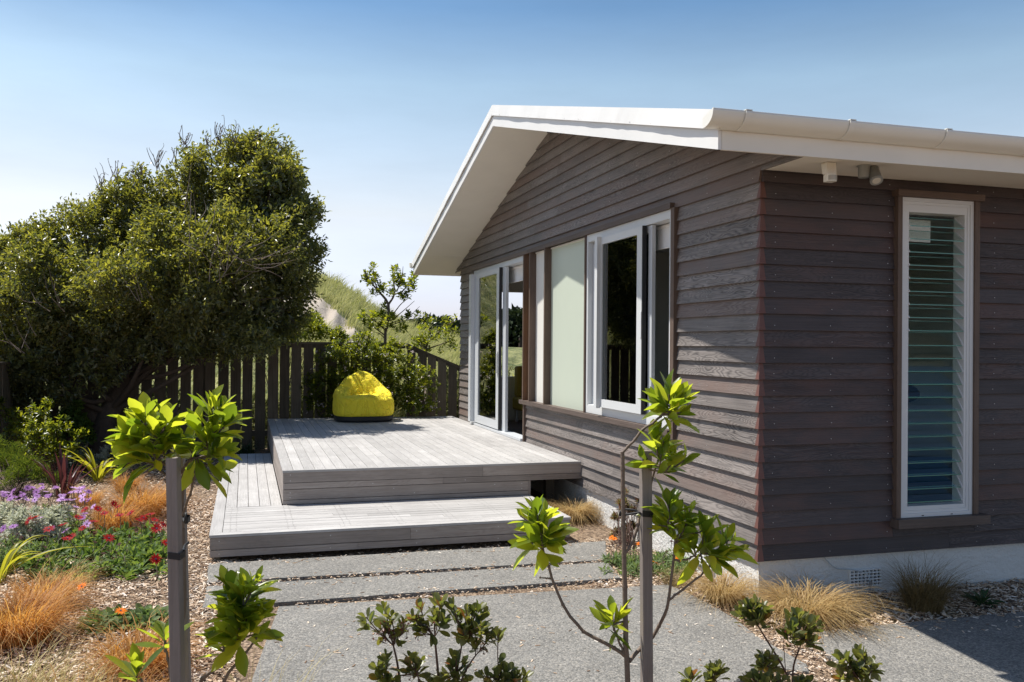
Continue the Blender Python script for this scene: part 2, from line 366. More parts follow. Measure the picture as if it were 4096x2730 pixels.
# ------------------------------------------------------------------ ground and paths
def flat(name, poly, z, mat, label):
    mb = MB(); mb.raw([(x, y, z) for x, y in poly], [list(range(len(poly)))], 0)
    return tag(mb.build(name, mat), label, None, None, 'structure')
g = flat('ground', [(-400, -60), (400, -60), (400, 900), (-400, 900)], -.29, M['mulch'], 'bark mulch ground of the garden')
def slab(poly, zt, zb, label):
    n = len(poly); mb = MB(); r_ = .008
    cx, cy = np.mean(poly, 0); ins = [(x + (cx - x) / max(.2, math.hypot(cx - x, cy - y)) * r_, y + (cy - y) / max(.2, math.hypot(cx - x, cy - y)) * r_) for x, y in poly]
    V = [(x, y, zb) for x, y in poly] + [(x, y, zt - r_) for x, y in poly] + [(x, y, zt) for x, y in ins]
    mb.raw(V, [(i, (i + 1) % n, n + (i + 1) % n, n + i) for i in range(n)] + [(n + i, n + (i + 1) % n, 2 * n + (i + 1) % n, 2 * n + i) for i in range(n)], 0)
    mb.raw(V[2 * n:], [list(range(n))], 0)
    return tag(mb.build('path', M['concrete']), label, None, None, 'structure')
slab([(-3.515, 1.438), (-.517, 1.32), (-.40, 1.62), (-.265, 1.95), (-3.525, 1.985)], -.262, -.36, 'first narrow concrete slab below the deck step')
slab([(-3.517, .805), (-.63, .79), (-.59, 1.0), (-.54, 1.255), (-3.512, 1.325)], -.262, -.36, 'second narrow concrete slab below the deck step')
slab([(-3.30, -2.2), (-1.6, -1.72), (-.66, -1.05), (-.44, -1.19), (-.385, -1.10), (-.385, -.62), (-.335, -.3), (-.33, .05), (-.345, .3), (-.38, .54), (-1.5, .61), (-3.05, .71), (-3.22, -.5)], -.262, -.37, 'wide concrete patio slab in the foreground')
slab([(-.26, -1.36), (0.3, -2.6), (9, -2.7), (9, -.66), (1.53, -.64), (-.015, -.635), (-.12, -.74)], -.262, -.37, 'concrete path along the shaded side of the house')

# wood chip mulch lying over the ground
def inside(poly, x, y):
    c = np.zeros(len(x), bool); n = len(poly)
    for i in range(n):
        (x1, y1), (x2, y2) = poly[i], poly[(i + 1) % n]
        c ^= ((y1 > y) != (y2 > y)) & (x < (x2 - x1) * (y - y1) / (y2 - y1 + 1e-12) + x1)
    return c
def chips(n, xr, yr, smin, smax):
    x = rng.uniform(*xr, n); y = rng.uniform(*yr, n)
    keep = ~inside([(-3.45, 2.1), (0, 2.1), (0, 9.3), (-3.45, 9.3)], x, y) & ~((x > .02) & (y > .02))
    keep &= ~inside([(-3.27, -2.2), (-1.6, -1.7), (-.7, -1.08), (-.45, -1.1), (-.36, .5), (-3.07, .68), (-3.2, -.5)], x, y)
    keep &= ~inside([(0.0, -.67), (9, -.67), (9, -2.6), (.3, -2.55), (-.2, -1.36)], x, y)
    keep &= ~inside([(-3.49, 1.46), (-.53, 1.34), (-.3, 1.93), (-3.5, 1.96)], x, y) & ~inside([(-3.49, .83), (-.66, .82), (-.57, 1.23), (-3.49, 1.30)], x, y)
    return np.stack([x[keep], y[keep]], 1), smin, smax
mb = MB()
for args in ((38000, (-5.6, -3.3), (-1.2, 5), 0.012, .06), (9000, (-7, -3.3), (4, 9.6), .02, .07), (9000, (-.9, .3), (-.9, 3.6), .012, .05), (9000, (-.1, 4.5), (-.72, .05), .012, .06),
             (5000, (-3.6, -.2), (.4, 2.3), .01, .035), (5000, (-.8, .5), (-2.2, -.6), .01, .04), (4000, (-6, -3.2), (-3, -1), .012, .05), (7000, (-6.2, -5.4), (-1, 5), .02, .06)):
    P, a, b = chips(*args); n = len(P)
    L = rng.uniform(a, b, n) * rng.uniform(.6, 1, n); w = L * rng.uniform(.14, .42, n); h = rng.uniform(.0015, .005, n)
    az = rng.uniform(0, 6.28, n); tl = rng.normal(0, .22, n); rl = rng.normal(0, .25, n)
    d = np.stack([np.cos(az) * np.cos(tl), np.sin(az) * np.cos(tl), np.sin(tl)], 1); s_ = np.stack([-np.sin(az), np.cos(az), rl], 1); s_ = unit(s_); u = np.cross(d, s_)
    c = np.concatenate([P, (-.283 + rng.uniform(0, .018, n) + .3 * np.abs(np.sin(tl)) * L)[:, None]], 1)
    V = []
    for (i, j, k_) in ((-1, -1, 0), (1, -.6, 0), (.8, .7, 0), (-.8, 1, 0), (-.9, -.8, 1), (.9, -.5, 1), (.75, .6, 1), (-.75, .9, 1)):
        V.append(c + d * (i * L / 2)[:, None] + s_ * (j * w / 2)[:, None] + u * (k_ * h)[:, None])
    V = np.stack(V, 1).reshape(-1, 3)
    F = np.array([[4, 5, 6, 7], [0, 1, 5, 4], [1, 2, 6, 5], [2, 3, 7, 6], [3, 0, 4, 7]])
    mb.raw(V, (F[None] + (np.arange(n) * 8)[:, None, None]).reshape(-1, 4))
n = 420; P = np.concatenate([np.stack([rng.uniform(-3.4, -.5, n), rng.choice([1.42, 1.33, .86, 1.24, .66, 1.9], n) + rng.normal(0, .05, n)], 1), np.stack([rng.uniform(-3.2, -.4, 160), rng.uniform(-1, .6, 160)], 1), np.stack([rng.uniform(0, 1.5, 60), rng.uniform(-.9, -.66, 60)], 1)])
n = len(P); az = rng.uniform(0, 6.28, n); d = np.stack([np.cos(az), np.sin(az), 0 * az], 1) * rng.uniform(.006, .022, n)[:, None]; s_ = np.stack([-np.sin(az), np.cos(az), 0 * az], 1) * rng.uniform(.002, .005, n)[:, None]
c = np.concatenate([P, np.full((n, 1), -.2615)], 1); u = np.array([0, 0, .003])
V = np.stack([c - d - s_, c + d - s_ * .6, c + d * .8 + s_, c - d * .9 + s_, c - d + u - s_ * .8, c + d + u - s_ * .5, c + d * .8 + u + s_, c - d * .9 + u + s_], 1).reshape(-1, 3)
mb.raw(V, (F[None] + (np.arange(n) * 8)[:, None, None]).reshape(-1, 4))
tag(mb.build('wood_chips', M['chip']), 'pale wood chip mulch scattered over the garden beds', None, None, 'stuff')

# ------------------------------------------------------------------ house
H = tag(empty('house', (0, 0, -.29)), 'single storey house clad in dark weatherboards with white gable trim', 'house')
P_ = .11
yR = lambda z: -.585 + (z - 2.571) / .2622
yL = lambda z: 9.2 - (z - 2.561) / .269
OPEN_A = [(5.16, 7.72, .2, 2.53), (1.255, 5.16, .71, 2.53)]
def board_quad(mb, y0, y1, z0, z1, y0t, y1t, za, bid, wall):
    """one board strip sloping out to its lower lip; wall 'A' runs along y, 'B' along x"""
    o0 = .023 * (z0 - za) / P_; o1 = .023 * (z1 - za) / P_
    lap = .008 if abs(z1 - za - P_) < 1e-4 else 0
    pts = [(o0, y0, z0), (.032, y0, z0), (.032, y1, z0), (o0, y1, z0), (o1, y0t, z1 + lap), (.032, y0t, z1 + lap), (.032, y1t, z1 + lap), (o1, y1t, z1 + lap)]
    if wall == 'B': pts = [(p[1], p[0], p[2]) for p in pts]; pts = [pts[i] for i in (3, 2, 1, 0, 7, 6, 5, 4)]
    mb.hexa(pts, 0, 1 if wall == 'A' else 0, bid)
def nail(mb, p, ax):
    a = np.linspace(0, 6.283, 6, endpoint=False); r_ = .0026
    if ax == 'A': V = [(p[0], p[1] + r_ * math.cos(t), p[2] + r_ * math.sin(t)) for t in a][::-1]; V2 = [(v[0] - .003, v[1], v[2]) for v in V]
    else: V = [(p[0] + r_ * math.cos(t), p[1], p[2] + r_ * math.sin(t)) for t in a]; V2 = [(v[0], v[1] - .003, v[2]) for v in V]
    mb.raw(V + V2, [(i, (i + 1) % 6, 6 + (i + 1) % 6, 6 + i) for i in range(6)], 1); mb.raw(V2, [list(range(6))], 1)
mb = MB(); bid = 100
for i in range(36):
    za, zb = i * P_, (i + 1) * P_
    if za < 2.6:
        spans = [(0.024, 8.636, za, zb)]
        for oy0, oy1, oz0, oz1 in OPEN_A:
            new = []
            for (a, b, c, d) in spans:
                if b <= oy0 or a >= oy1 or d <= oz0 or c >= oz1: new.append((a, b, c, d)); continue
                if a < oy0: new.append((a, oy0, c, d))
                if b > oy1: new.append((oy1, b, c, d))
                if c < oz0: new.append((max(a, oy0), min(b, oy1), c, oz0))
                if d > oz1: new.append((max(a, oy0), min(b, oy1), oz1, d))
            spans = new
        for (a, b, c, d) in spans:
            cuts = [a]
            if b - a > 4: cuts.append(a + rng.uniform(.3, .7) * (b - a))
            cuts.append(b)
            for p, q in zip(cuts[:-1], cuts[1:]):
                bid += 1; board_quad(mb, p, q - .002, c, d, p, q - .002, za, bid, 'A')
            if d - c > .08:
                for yy in np.arange(.09, 8.6, .62):
                    if a + .02 < yy < b - .02: nail(mb, (.0005 + 0.023 * .33 - .001, yy + rng.normal(0, .008), za + .035 + rng.normal(0, .002)), 'A')
        if zb > 2.6:
            for e0, e1 in ((-.57, .022), (8.638, 9.12)):
                bid += 1; board_quad(mb, e0, e1, 2.605, zb, max(e0, yR(zb)), min(e1, yL(zb)), za, bid, 'A')
    else:
        a, b = yR(za), yL(za); at_, bt = yR(zb), yL(zb)
        if bt - at_ < .02: at_ = bt = (a + b) / 2
        cut = rng.uniform(.3, .7); m0, m1 = a + (b - a) * cut, at_ + (bt - at_) * cut
        mm = min(max(m0, at_), bt)
        bid += 1; board_quad(mb, a, mm - .001, za, zb, at_, mm - .001, za, bid, 'A')
        bid += 1; board_quad(mb, mm + .001, b, za, zb, mm + .001, bt, za, bid, 'A')
        for yy in np.arange(.09, 8.6, .62):
            if a + .3 < yy < b - .3: nail(mb, (.004, yy + rng.normal(0, .008), za + .035), 'A')
part('gable_wall', mb, [M['board'], M['nail']], H)
mb = MB(); OPB = (1.078, 1.783, .20, 2.50)
for i in range(24):
    za, zb = i * P_, min((i + 1) * P_, 2.62)
    sp = [(.024, 12, za, zb)]
    for ob in (OPB, (3.2, 6.0, .27, 2.42)):  # the second gap is an added one, out of view, for daylight indoors
        new = []
        for (a, b, c, d) in sp:
            if b <= ob[0] or a >= ob[1] or d <= ob[2] or c >= ob[3]: new.append((a, b, c, d)); continue
            new += [(a, ob[0], c, d), (ob[1], b, c, d)]
            if c < ob[2]: new.append((ob[0], ob[1], c, ob[2]))
            if d > ob[3]: new.append((ob[0], ob[1], ob[3], d))
        sp = new
    for a, b, c, d in sp:
        cuts = [a] + ([a + rng.uniform(.2, .8) * min(4, b - a)] if b - a > 4 else []) + [b]
        for p, q in zip(cuts[:-1], cuts[1:]):
            bid += 1; board_quad(mb, p, q - .002, c, d, p, q - .002, za, bid, 'B')
        for xx in (.12, .565, 1.03, 1.80, 1.95, 2.45, 2.9):
            if a + .01 < xx < b and d - c > .08: nail(mb, (xx + rng.normal(0, .005), .0065, za + .035 + rng.normal(0, .002)), 'B')
part('side_wall', mb, [M['boardb'], M['nail']], H)
# corner soakers, one over each board end
sk = MB(); e = -.004; t_ = .018
A0, A1 = .040, .040
sk.raw([(e, A0, 0), (e, e, 0), (A0 + .006, e, 0), (t_, A0 * .75, P_), (t_, t_, P_), (A0, t_, P_), (.02, A0, 0), (.02, .02, 0), (A0 + .006, .02, 0)],
       [(1, 0, 3, 4), (2, 1, 4, 5), (0, 1, 7, 6), (1, 2, 8, 7)], 0)
s0 = sk.build('corner_soaker', M['soaker'], None)
for i in range(23):
    o = s0 if i == 0 else s0.copy()
    if i: COL.objects.link(o)
    o.location = (0, 0, i * P_); o.parent = H; o.matrix_parent_inverse = H.matrix_basis.inverted()
# inner lining, other walls, floor, ceiling
def solid(name, boxes, mat, label=None, parent=H):
    mb = MB()
    for b in boxes: mb.box(*b)
    return part(name, mb, mat, parent, label)
solid('lining', [(.034, .12, .032, 1.27, -.02, 2.6), (.034, .12, 7.71, 8.5, -.02, 2.6), (.034, .12, 1.27, 5.15, -.02, .74), (.034, .12, 1.27, 7.71, 2.515, 2.6), (.034, .12, 5.15, 7.71, -.02, .22),
                 (.06, .12, 3.12, 5.15, .74, 2.515)], M['inwall'])
solid('side_lining', [(.12, 1.10, .034, .12, -.02, 2.6), (1.76, 3.22, .034, .12, -.02, 2.6), (5.98, 12, .034, .12, -.02, 2.6), (3.22, 5.98, .034, .12, -.02, .29), (3.22, 5.98, .034, .12, 2.40, 2.6), (1.10, 1.76, .034, .12, -.02, .24), (1.10, 1.76, .034, .12, 2.48, 2.6)], M['inwall'])
solid('far_wall', [(.12, .30, 8.5, 8.62, -.3, 2.62), (1.9, 12, 8.5, 8.62, -.3, 2.62), (.30, 1.9, 8.5, 8.62, -.3, .92), (.30, 1.9, 8.5, 8.62, 2.28, 2.62)], M['inwall'])
solid('end_wall', [(11.9, 12, .12, 8.5, -.3, 2.62)], M['inwall'])
solid('partition', [(.12, 6, 4.55, 4.65, .22, 2.55)], M['inwall'])
solid('floor', [(.12, 11.9, .12, 8.5, .1, .22)], M['infloor'])
solid('ceiling', [(.12, 11.9, .12, 8.5, 2.55, 2.60)], M['inwall'])
mb = MB()
def rough_wall(mb, p0, p1, z0, z1):
    n, m_ = int(np.linalg.norm(np.subtract(p1, p0)) / .035) + 1, 8
    P0 = np.array(p0, float); P1 = np.array(p1, float); d = unit(P1 - P0); nr = np.array([d[1], -d[0]])
    u = np.linspace(0, 1, n + 1)[:, None]; base = P0 + (P1 - P0) * u
    V = []
    for z in np.linspace(z0, z1, m_ + 1):
        off = rng.normal(0, .0012, n + 1)[:, None]; V.append(np.concatenate([base + nr * off, np.full((n + 1, 1), z)], 1))
    V = np.concatenate(V); F = [(j * (n + 1) + i, j * (n + 1) + i + 1, (j + 1) * (n + 1) + i + 1, (j + 1) * (n + 1) + i) for j in range(m_) for i in range(n)]
    mb.raw(V, F, 0, None, True)
rough_wall(mb, (.03, 8.6), (.03, .03), -.4, .005); rough_wall(mb, (.03, .03), (6, .03), -.4, .005)
mb.box(.06, 12, .06, 8.6, -.4, .0)
part('foundation', mb, M['plaster'], H)

# roof, barge boards, flashing, soffits, fascia, gutters
APX = 4.355
zr = lambda y: 2.571 + (y + .585) * .2622 if y < APX else 2.561 + (9.2 - y) * .269
ZA = zr(APX)
def rake(mb, x0, x1, ya, yb, o0, o1, mat=0):
    for (p, q) in ((ya, APX), (APX, yb)):
        mb.hexa([(x0, p, zr(p) + o0), (x1, p, zr(p) + o0), (x1, q, zr(q) + o0) if q != APX else (x1, q, ZA + o0), (x0, q, (zr(q) if q != APX else ZA) + o0),
                 (x0, p, zr(p) + o1), (x1, p, zr(p) + o1), (x1, q, (zr(q) if q != APX else ZA) + o1), (x0, q, (zr(q) if q != APX else ZA) + o1)], mat)
mb = MB(); rake(mb, -.65, -.628, -.585, 9.2, 0, .12); part('barge_board', mb, M['white'], H)
mb = MB()
ys = np.concatenate([np.linspace(-.63, APX, 60), np.linspace(APX, 9.25, 60)[1:]])
wob = np.convolve(rng.normal(0, .008, len(ys) + 8), np.ones(5) / 5, 'valid')[:len(ys)]
zz = np.array([(zr(y) if abs(y - APX) > 1e-6 else ZA) for y in ys])
lo = np.stack([-.668 - np.abs(wob) * .9, ys, zz + .116], 1); hi = np.stack([np.full(len(ys), -.664), ys, zz + .233], 1)
lo2 = lo + [.012, 0, 0]; top2 = hi + [.06, 0, .004]
n = len(ys); mb.raw(np.concatenate([lo, hi, lo2, top2]), [(i + 1, i, n + i, n + i + 1) for i in range(n - 1)] + [(i, i + 1, 2 * n + i + 1, 2 * n + i) for i in range(n - 1)] + [(n + i + 1, n + i, 3 * n + i, 3 * n + i + 1) for i in range(n - 1)])
for y in np.arange(-.4, 9.1, .34):
    mb.box(-.672, -.66, y - .003, y + .003, zr(y) + .125, zr(y) + .133)
part('barge_flashing', mb, M['white'], H)
mb = MB(); rake(mb, -.655, 12.2, -.60, 9.21, .125, .228); part('roof', mb, M['white'], H)
mb = MB()
for (p, q) in ((-.57, APX), (APX, 9.185)):
    zp = zr(p); zq = ZA if q == APX else zr(q); zp = ZA if p == APX else zp
    ee = .006
    mb.hexa([(-.627, p, zp + ee), (.02, p, zp + ee), (.02, q, zq + ee), (-.627, q, zq + ee), (-.627, p, zp + .03), (.02, p, zp + .03), (.02, q, zq + .03), (-.627, q, zq + .03)])
for y in (3.6, 6.0, 8.3):                     # narrow cover strips on the sheet joints
    mb.hexa([(-.62, y, zr(y) + .0035), (-.01, y, zr(y) + .0035), (-.01, y + .006, zr(y + .006) + .0035), (-.62, y + .006, zr(y + .006) + .0035), (-.62, y, zr(y) + .007), (-.01, y, zr(y) + .007), (-.01, y + .006, zr(y + .006) + .007), (-.62, y + .006, zr(y + .006) + .007)])
part('gable_soffit', mb, M['cream'], H)
for b_ in ((.034, 12, -.568, -.001, 2.606, 2.62), (.034, 12, 8.64, 9.18, 2.606, 2.62)): solid('eave_soffit', [b_], M['cream'])
for b_ in ((-.627, 12, -.59, -.571, 2.571, 2.70), (-.627, 12, 9.186, 9.206, 2.561, 2.70)): solid('fascia', [b_], M['cream'])
def gutter(y0, sgn, zb, x0, x1):
    """quarter round gutter: tall curved front, open top, stop end"""
    prof = [(0, .060), (0, .0)] + [(.12 * math.sin(a) ** .9 if a > 0 else 0, .082 * (1 - math.cos(a))) for a in np.linspace(.12, 1.5, 12)] + [(.124, .090), (.116, .093), (.108, .089)]
    mb = MB(); n = len(prof)
    V = [(x, y0 + sgn * a, zb + b) for x in (x0, x1) for a, b in prof]
    mb.raw(V, [(i, i + 1, n + i + 1, n + i) if sgn < 0 else (i + 1, i, n + i, n + i + 1) for i in range(n - 1)], 0, None, True)
    mb.raw([V[i] for i in range(n)] + [(V[i][0] + .003, V[i][1], V[i][2]) for i in range(n)], [list(range(n)), list(range(2 * n - 1, n - 1, -1))] )
    mb.raw([(x, y0 + sgn * .118, z) for x, z in ((x0, zb + .07), (x1, zb + .07))] + [(x, y0 + sgn * .002, z) for x, z in ((x1, zb + .055), (x0, zb + .055))], [(0, 1, 2, 3)])
    return mb, prof
mb, prof = gutter(-.592, -1, 2.683, -.755, 12.1); gt = part('gutter', mb, M['gutter'], H)
for x in [-.53 + .70 * i for i in range(8)]:
    b = MB(); pr = prof[2:-1]; n = len(pr); V = []
    for dx in (-.02, .02):
        for a, c in pr: V.append((x + dx, -.592 - a * 1.06 - .003, 2.678 + c * 1.04))
    b.raw(V, [(i, i + 1, n + i + 1, n + i) for i in range(n - 1)], 0, None, True); V2 = [(v[0], v[1] + .005, v[2] + .004) for v in V]
    for r0 in (0, n): b.raw(V[r0:r0 + n] + V2[r0:r0 + n], [(i + 1, i, n + i, n + i + 1) for i in range(n - 1)])
    b.box(x - .02, x + .02, -.724, -.60, 2.776, 2.780)
    part('gutter_bracket', b, M['gutter'], gt)
mb, _ = gutter(9.207, 1, 2.675, -.70, 12.1); part('gutter', mb, M['gutter'], H)

# joinery on the gable wall
A_ = lambda mb, y0, y1, z0, z1, x0, x1, m=0: mb.box(x0, x1, y0, y1, z0, z1, m)
mb = MB(); A_(mb, 1.245, 4.99, 2.530, 2.574, -.034, .03); A_(mb, 4.993, 7.79, 2.530, 2.574, -.034, .03); part('head_trim', mb, M['trim'], H)
mb = MB(); A_(mb, 1.245, 5.255, .711, .757, -.046, .058); part('sill_trim', mb, M['trim'], H)
mb = MB(); A_(mb, 5.13, 5.165, .25, .71, -.022, .03); part('sill_post', mb, M['fin'], H)
mb = MB(); A_(mb, 1.19, 1.252, .69, 2.53, -.024, .03); part('window_jamb', mb, M['fin'], H)
mb = MB(); A_(mb, 7.705, 7.74, .25, 2.53, -.012, .03); part('door_jamb', mb, M['trim'], H)
for y0, w_, d_, lab in ((5.13, .034, -.034, None), (4.885, .034, -.034, None), (4.333, .032, -.034, None), (3.118, .026, -.022, None)):
    mb = MB(); A_(mb, y0, y0 + w_, .7575, 2.5295, d_, .058); part('batten', mb, M['fin'], H)
for y0, y1, m_, lab in ((4.92, 5.129, 'panely', 'orange panel'), (4.366, 4.884, 'panelw', 'cream panel'), (3.145, 4.332, 'panelg', 'pale green panel')):
    mb = MB(); A_(mb, y0, y1, .7575, 2.5295, .045, .058); part('cladding_panel', mb, M[m_], H, lab)

def rect_frame(mb, y0, y1, z0, z1, x0, x1, sl_, sr, sb, st):
    """stiles butt between the rails; sl_ at the low-y side"""
    A_(mb, y0, y1, z0, z0 + sb, x0, x1); A_(mb, y0, y1, z1 - st, z1, x0, x1)
    A_(mb, y0, y0 + sl_, z0 + sb, z1 - st, x0, x1); A_(mb, y1 - sr, y1, z0 + sb, z1 - st, x0, x1)
# sliding window
wd = empty('sliding_window', (0, 2.2, .76)); wd.parent = H; wd.matrix_parent_inverse = H.matrix_basis.inverted()
mb = MB(); rect_frame(mb, 1.258, 3.116, .762, 2.528, -.006, .10, .045, .04, .075, .072); A_(mb, 1.30, 3.07, .838, .846, .0, .1); part('frame', mb, M['aluw'], wd)
mb = MB(); A_(mb, 2.86, 3.07, .84, 2.44, .045, .09); A_(mb, 2.80, 2.86, .84, 2.44, .06, .09, 1); part('inner_jamb', mb, [M['alu'], M['black']], wd)
mb = MB(); rect_frame(mb, 1.752, 2.70, .845, 2.452, -.040, -.008, .10, .06, .075, .065); A_(mb, 2.655, 2.72, .835, 2.462, -.082, -.0405); part('sash', mb, M['aluw'], wd)
mb = MB(); A_(mb, 1.852, 2.64, .92, 2.387, -.027, -.021); part('pane', mb, M['glass'], wd)
mb = MB(); A_(mb, 1.735, 1.751, .845, 2.452, -.038, -.004); part('seal', mb, M['black'], wd)
mb = MB(); rect_frame(mb, 1.66, 2.42, .85, 2.45, .012, .044, .07, .06, .06, .06); part('inner_sash', mb, M['alu'], wd)
mb = MB(); A_(mb, 1.73, 2.36, .91, 2.39, .025, .031); part('inner_pane', mb, M['glass'], wd)
mb = MB(); A_(mb, 1.748, 1.772, 1.50, 1.72, -.046, -.0405); part('latch', mb, M['clip'], wd)
mb = MB(); mb.tube([(.044, 2.95, 2.30), (.038, 2.95, 2.30)], .022, 12); A_(mb, 2.935, 2.965, 2.24, 2.29, .036, .044); part('lock', mb, M['black'], wd)
def blind(parent, y0, y1, z0, z1, x):
    mb = MB(); n = 40; y = np.linspace(y0, y1, n); V = []
    for k_, (z, f) in enumerate(((z1, .2), ((z0 + z1) / 2, .7), (z0 + .05, 1), (z0, 1))):
        V += [(x + .008 * f * math.sin(q * 21) + .004 * math.sin(q * 57) * f, q, z) for q in y]
    mb.raw(V, [(r_ * n + i, r_ * n + i + 1, (r_ + 1) * n + i + 1, (r_ + 1) * n + i) for r_ in range(3) for i in range(n - 1)], 0, None, True)
    mb.tube([(x, y0, z0), (x, y1, z0)], .009, 8); mb.tube([(x + .01, y0, z1), (x + .01, y1, z1)], .02, 10)
    part('roller_blind', mb, M['blind'], parent)
blind(wd, 1.31, 3.06, 2.255, 2.44, .112)
# sliding door
dr = empty('sliding_door', (0, 6.4, .25)); dr.parent = H; dr.matrix_parent_inverse = H.matrix_basis.inverted()
mb = MB(); A_(mb, 5.166, 7.704, .2555, .285, -.05, .11); A_(mb, 5.166, 7.704, 2.462, 2.528, -.008, .11); A_(mb, 5.166, 5.20, .286, 2.46, -.004, .10); A_(mb, 7.66, 7.704, .286, 2.46, -.004, .10); part('frame', mb, M['alu'], dr)
mb = MB(); A_(mb, 6.20, 7.60, .30, .41, -.042, -.010); A_(mb, 6.20, 7.60, 2.39, 2.461, -.042, -.010); A_(mb, 6.20, 6.32, .41, 2.39, -.042, -.010); A_(mb, 7.28, 7.60, .41, 2.39, -.042, -.010)
A_(mb, 7.50, 7.62, .30, 2.461, -.10, -.043); part('sash', mb, M['alu'], dr)
mb = MB(); A_(mb, 6.32, 7.28, .41, 2.39, -.029, -.023); part('pane', mb, M['glass'], dr)
mb = MB(); A_(mb, 6.176, 6.199, .30, 2.46, -.040, -.006); part('seal', mb, M['black'], dr)
mb = MB(); A_(mb, 6.02, 6.175, .287, 2.46, .004, .04); part('stile', mb, M['alu'], dr)
mb = MB(); A_(mb, 6.215, 6.245, 1.02, 1.34, -.056, -.043); A_(mb, 6.222, 6.238, 1.05, 1.31, -.0565, -.0561, 1); part('handle', mb, [M['aluw'], M['black']], dr)
blind(dr, 5.21, 6.9, 2.26, 2.45, .125)

fw = empty('added_daylight_door', (4.6, 0, .27)); fw.parent = H; fw.matrix_parent_inverse = H.matrix_basis.inverted()  # unseen glazed opening, added to bring daylight into the bedroom
mb = MB()
for b_ in ((3.2, 6.0, .27, .33), (3.2, 6.0, 2.36, 2.42), (3.2, 3.26, .33, 2.36), (5.94, 6.0, .33, 2.36), (4.57, 4.63, .33, 2.36)): mb.box(b_[0], b_[1], -.02, .1, b_[2], b_[3])
part('frame', mb, M['aluw'], fw); mb = MB(); mb.box(3.26, 4.57, .03, .036, .33, 2.36); mb.box(4.63, 5.94, .03, .036, .33, 2.36); part('pane', mb, M['glass'], fw)
# louvre window in the shaded side wall
lv = empty('louvre_window', (1.43, 0, .24)); lv.parent = H; lv.matrix_parent_inverse = H.matrix_basis.inverted()
mb = MB(); mb.box(1.062, 1.808, -.052, .03, 2.486, 2.531); part('head_trim', mb, M['fin'], lv)
mb = MB(); mb.box(1.060, 1.848, -.075, .03, .176, .238); part('sill_trim', mb, M['trim'], lv)
for a, b in ((1.076, 1.113), (1.740, 1.782)):
    mb = MB(); mb.box(a, b, -.032, .03, .239, 2.485); part('jamb_trim', mb, M['fin'], lv)
mb = MB()
def ring(mb, x0, x1, z0, z1, y0, y1, w_):
    mb.box(x0, x1, y0, y1, z0, z0 + w_); mb.box(x0, x1, y0, y1, z1 - w_, z1)
    mb.box(x0, x0 + w_, y0, y1, z0 + w_, z1 - w_); mb.box(x1 - w_, x1, y0, y1, z0 + w_, z1 - w_)
ring(mb, 1.114, 1.739, .240, 2.484, -.018, .12, .026); ring(mb, 1.1405, 1.7125, .2665, 2.4575, -.010, .12, .020)
mb.box(1.161, 1.692, -.006, .1, 2.385, 2.437); mb.box(1.161, 1.692, -.006, .1, .287, .315); mb.box(1.161, 1.19, -.004, .1, .3155, 2.3845); mb.box(1.672, 1.692, -.004, .1, .3155, 2.3845)
mb.box(1.30, 1.318, -.0195, -.018, .246, .252, 1); mb.box(1.55, 1.568, -.0195, -.018, .246, .252, 1)
part('frame', mb, [M['aluw'], M['black']], lv)
nb = 22; z0 = .345; step = (2.375 - z0) / nb
for i in range(nb):
    zc = z0 + step * (i + .45); ang = rad(40) if i >= 13 else rad(58)          # angle of the blade above the horizontal
    hl = .056; dy, dz = math.cos(ang) * hl, math.sin(ang) * hl
    ny, nz = -math.sin(ang) * .003, -math.cos(ang) * -.003
    lo_ = (.042 - dy, zc - dz); hi_ = (.042 + dy, zc + dz)
    b = MB(); b.hexa([(1.196, lo_[0] - ny, lo_[1] - nz), (1.666, lo_[0] - ny, lo_[1] - nz), (1.666, hi_[0] - ny, hi_[1] - nz), (1.196, hi_[0] - ny, hi_[1] - nz),
                      (1.196, lo_[0] + ny, lo_[1] + nz), (1.666, lo_[0] + ny, lo_[1] + nz), (1.666, hi_[0] + ny, hi_[1] + nz), (1.196, hi_[0] + ny, hi_[1] + nz)], 0)
    b.box(1.197, 1.665, lo_[0] - .003, lo_[0] - .0005, lo_[1] - .003, lo_[1] + .003, 1)
    b.box(1.197, 1.665, hi_[0] + .0005, hi_[0] + .002, hi_[1] - .002, hi_[1] + .002, 1)
    part('louvre_blade', b, [M['louvre'], M['louvre_edge']], lv)
    for xa, xb in ((1.1895, 1.1955), (1.6665, 1.6725)):
        c = MB(); k_ = 1.02
        c.hexa([(xa, .042 - dy * k_ - .008, zc - dz * k_ - .004), (xb, .042 - dy * k_ - .008, zc - dz * k_ - .004), (xb, .042 + dy + .004, zc + dz - .010), (xa, .042 + dy + .004, zc + dz - .010),
                (xa, .042 - dy * k_ - .010, zc - dz * k_ + .006), (xb, .042 - dy * k_ - .010, zc - dz * k_ + .006), (xb, .042 + dy - .006, zc + dz + .008), (xa, .042 + dy - .006, zc + dz + .008)])
        part('blade_clip', c, M['clip'], lv)
mb = MB(); n = 30; xs = np.linspace(1.20, 1.52, n); V = []
for z, f in ((2.36, .3), (2.28, .7), (2.20, 1)): V += [(x, .16 + .006 * f * math.sin(x * 60), z) for x in xs]
mb.raw(V, [(r_ * n + i, r_ * n + i + 1, (r_ + 1) * n + i + 1, (r_ + 1) * n + i) for r_ in range(2) for i in range(n - 1)], 0, None, True); part('roller_blind', mb, M['blind'], lv)
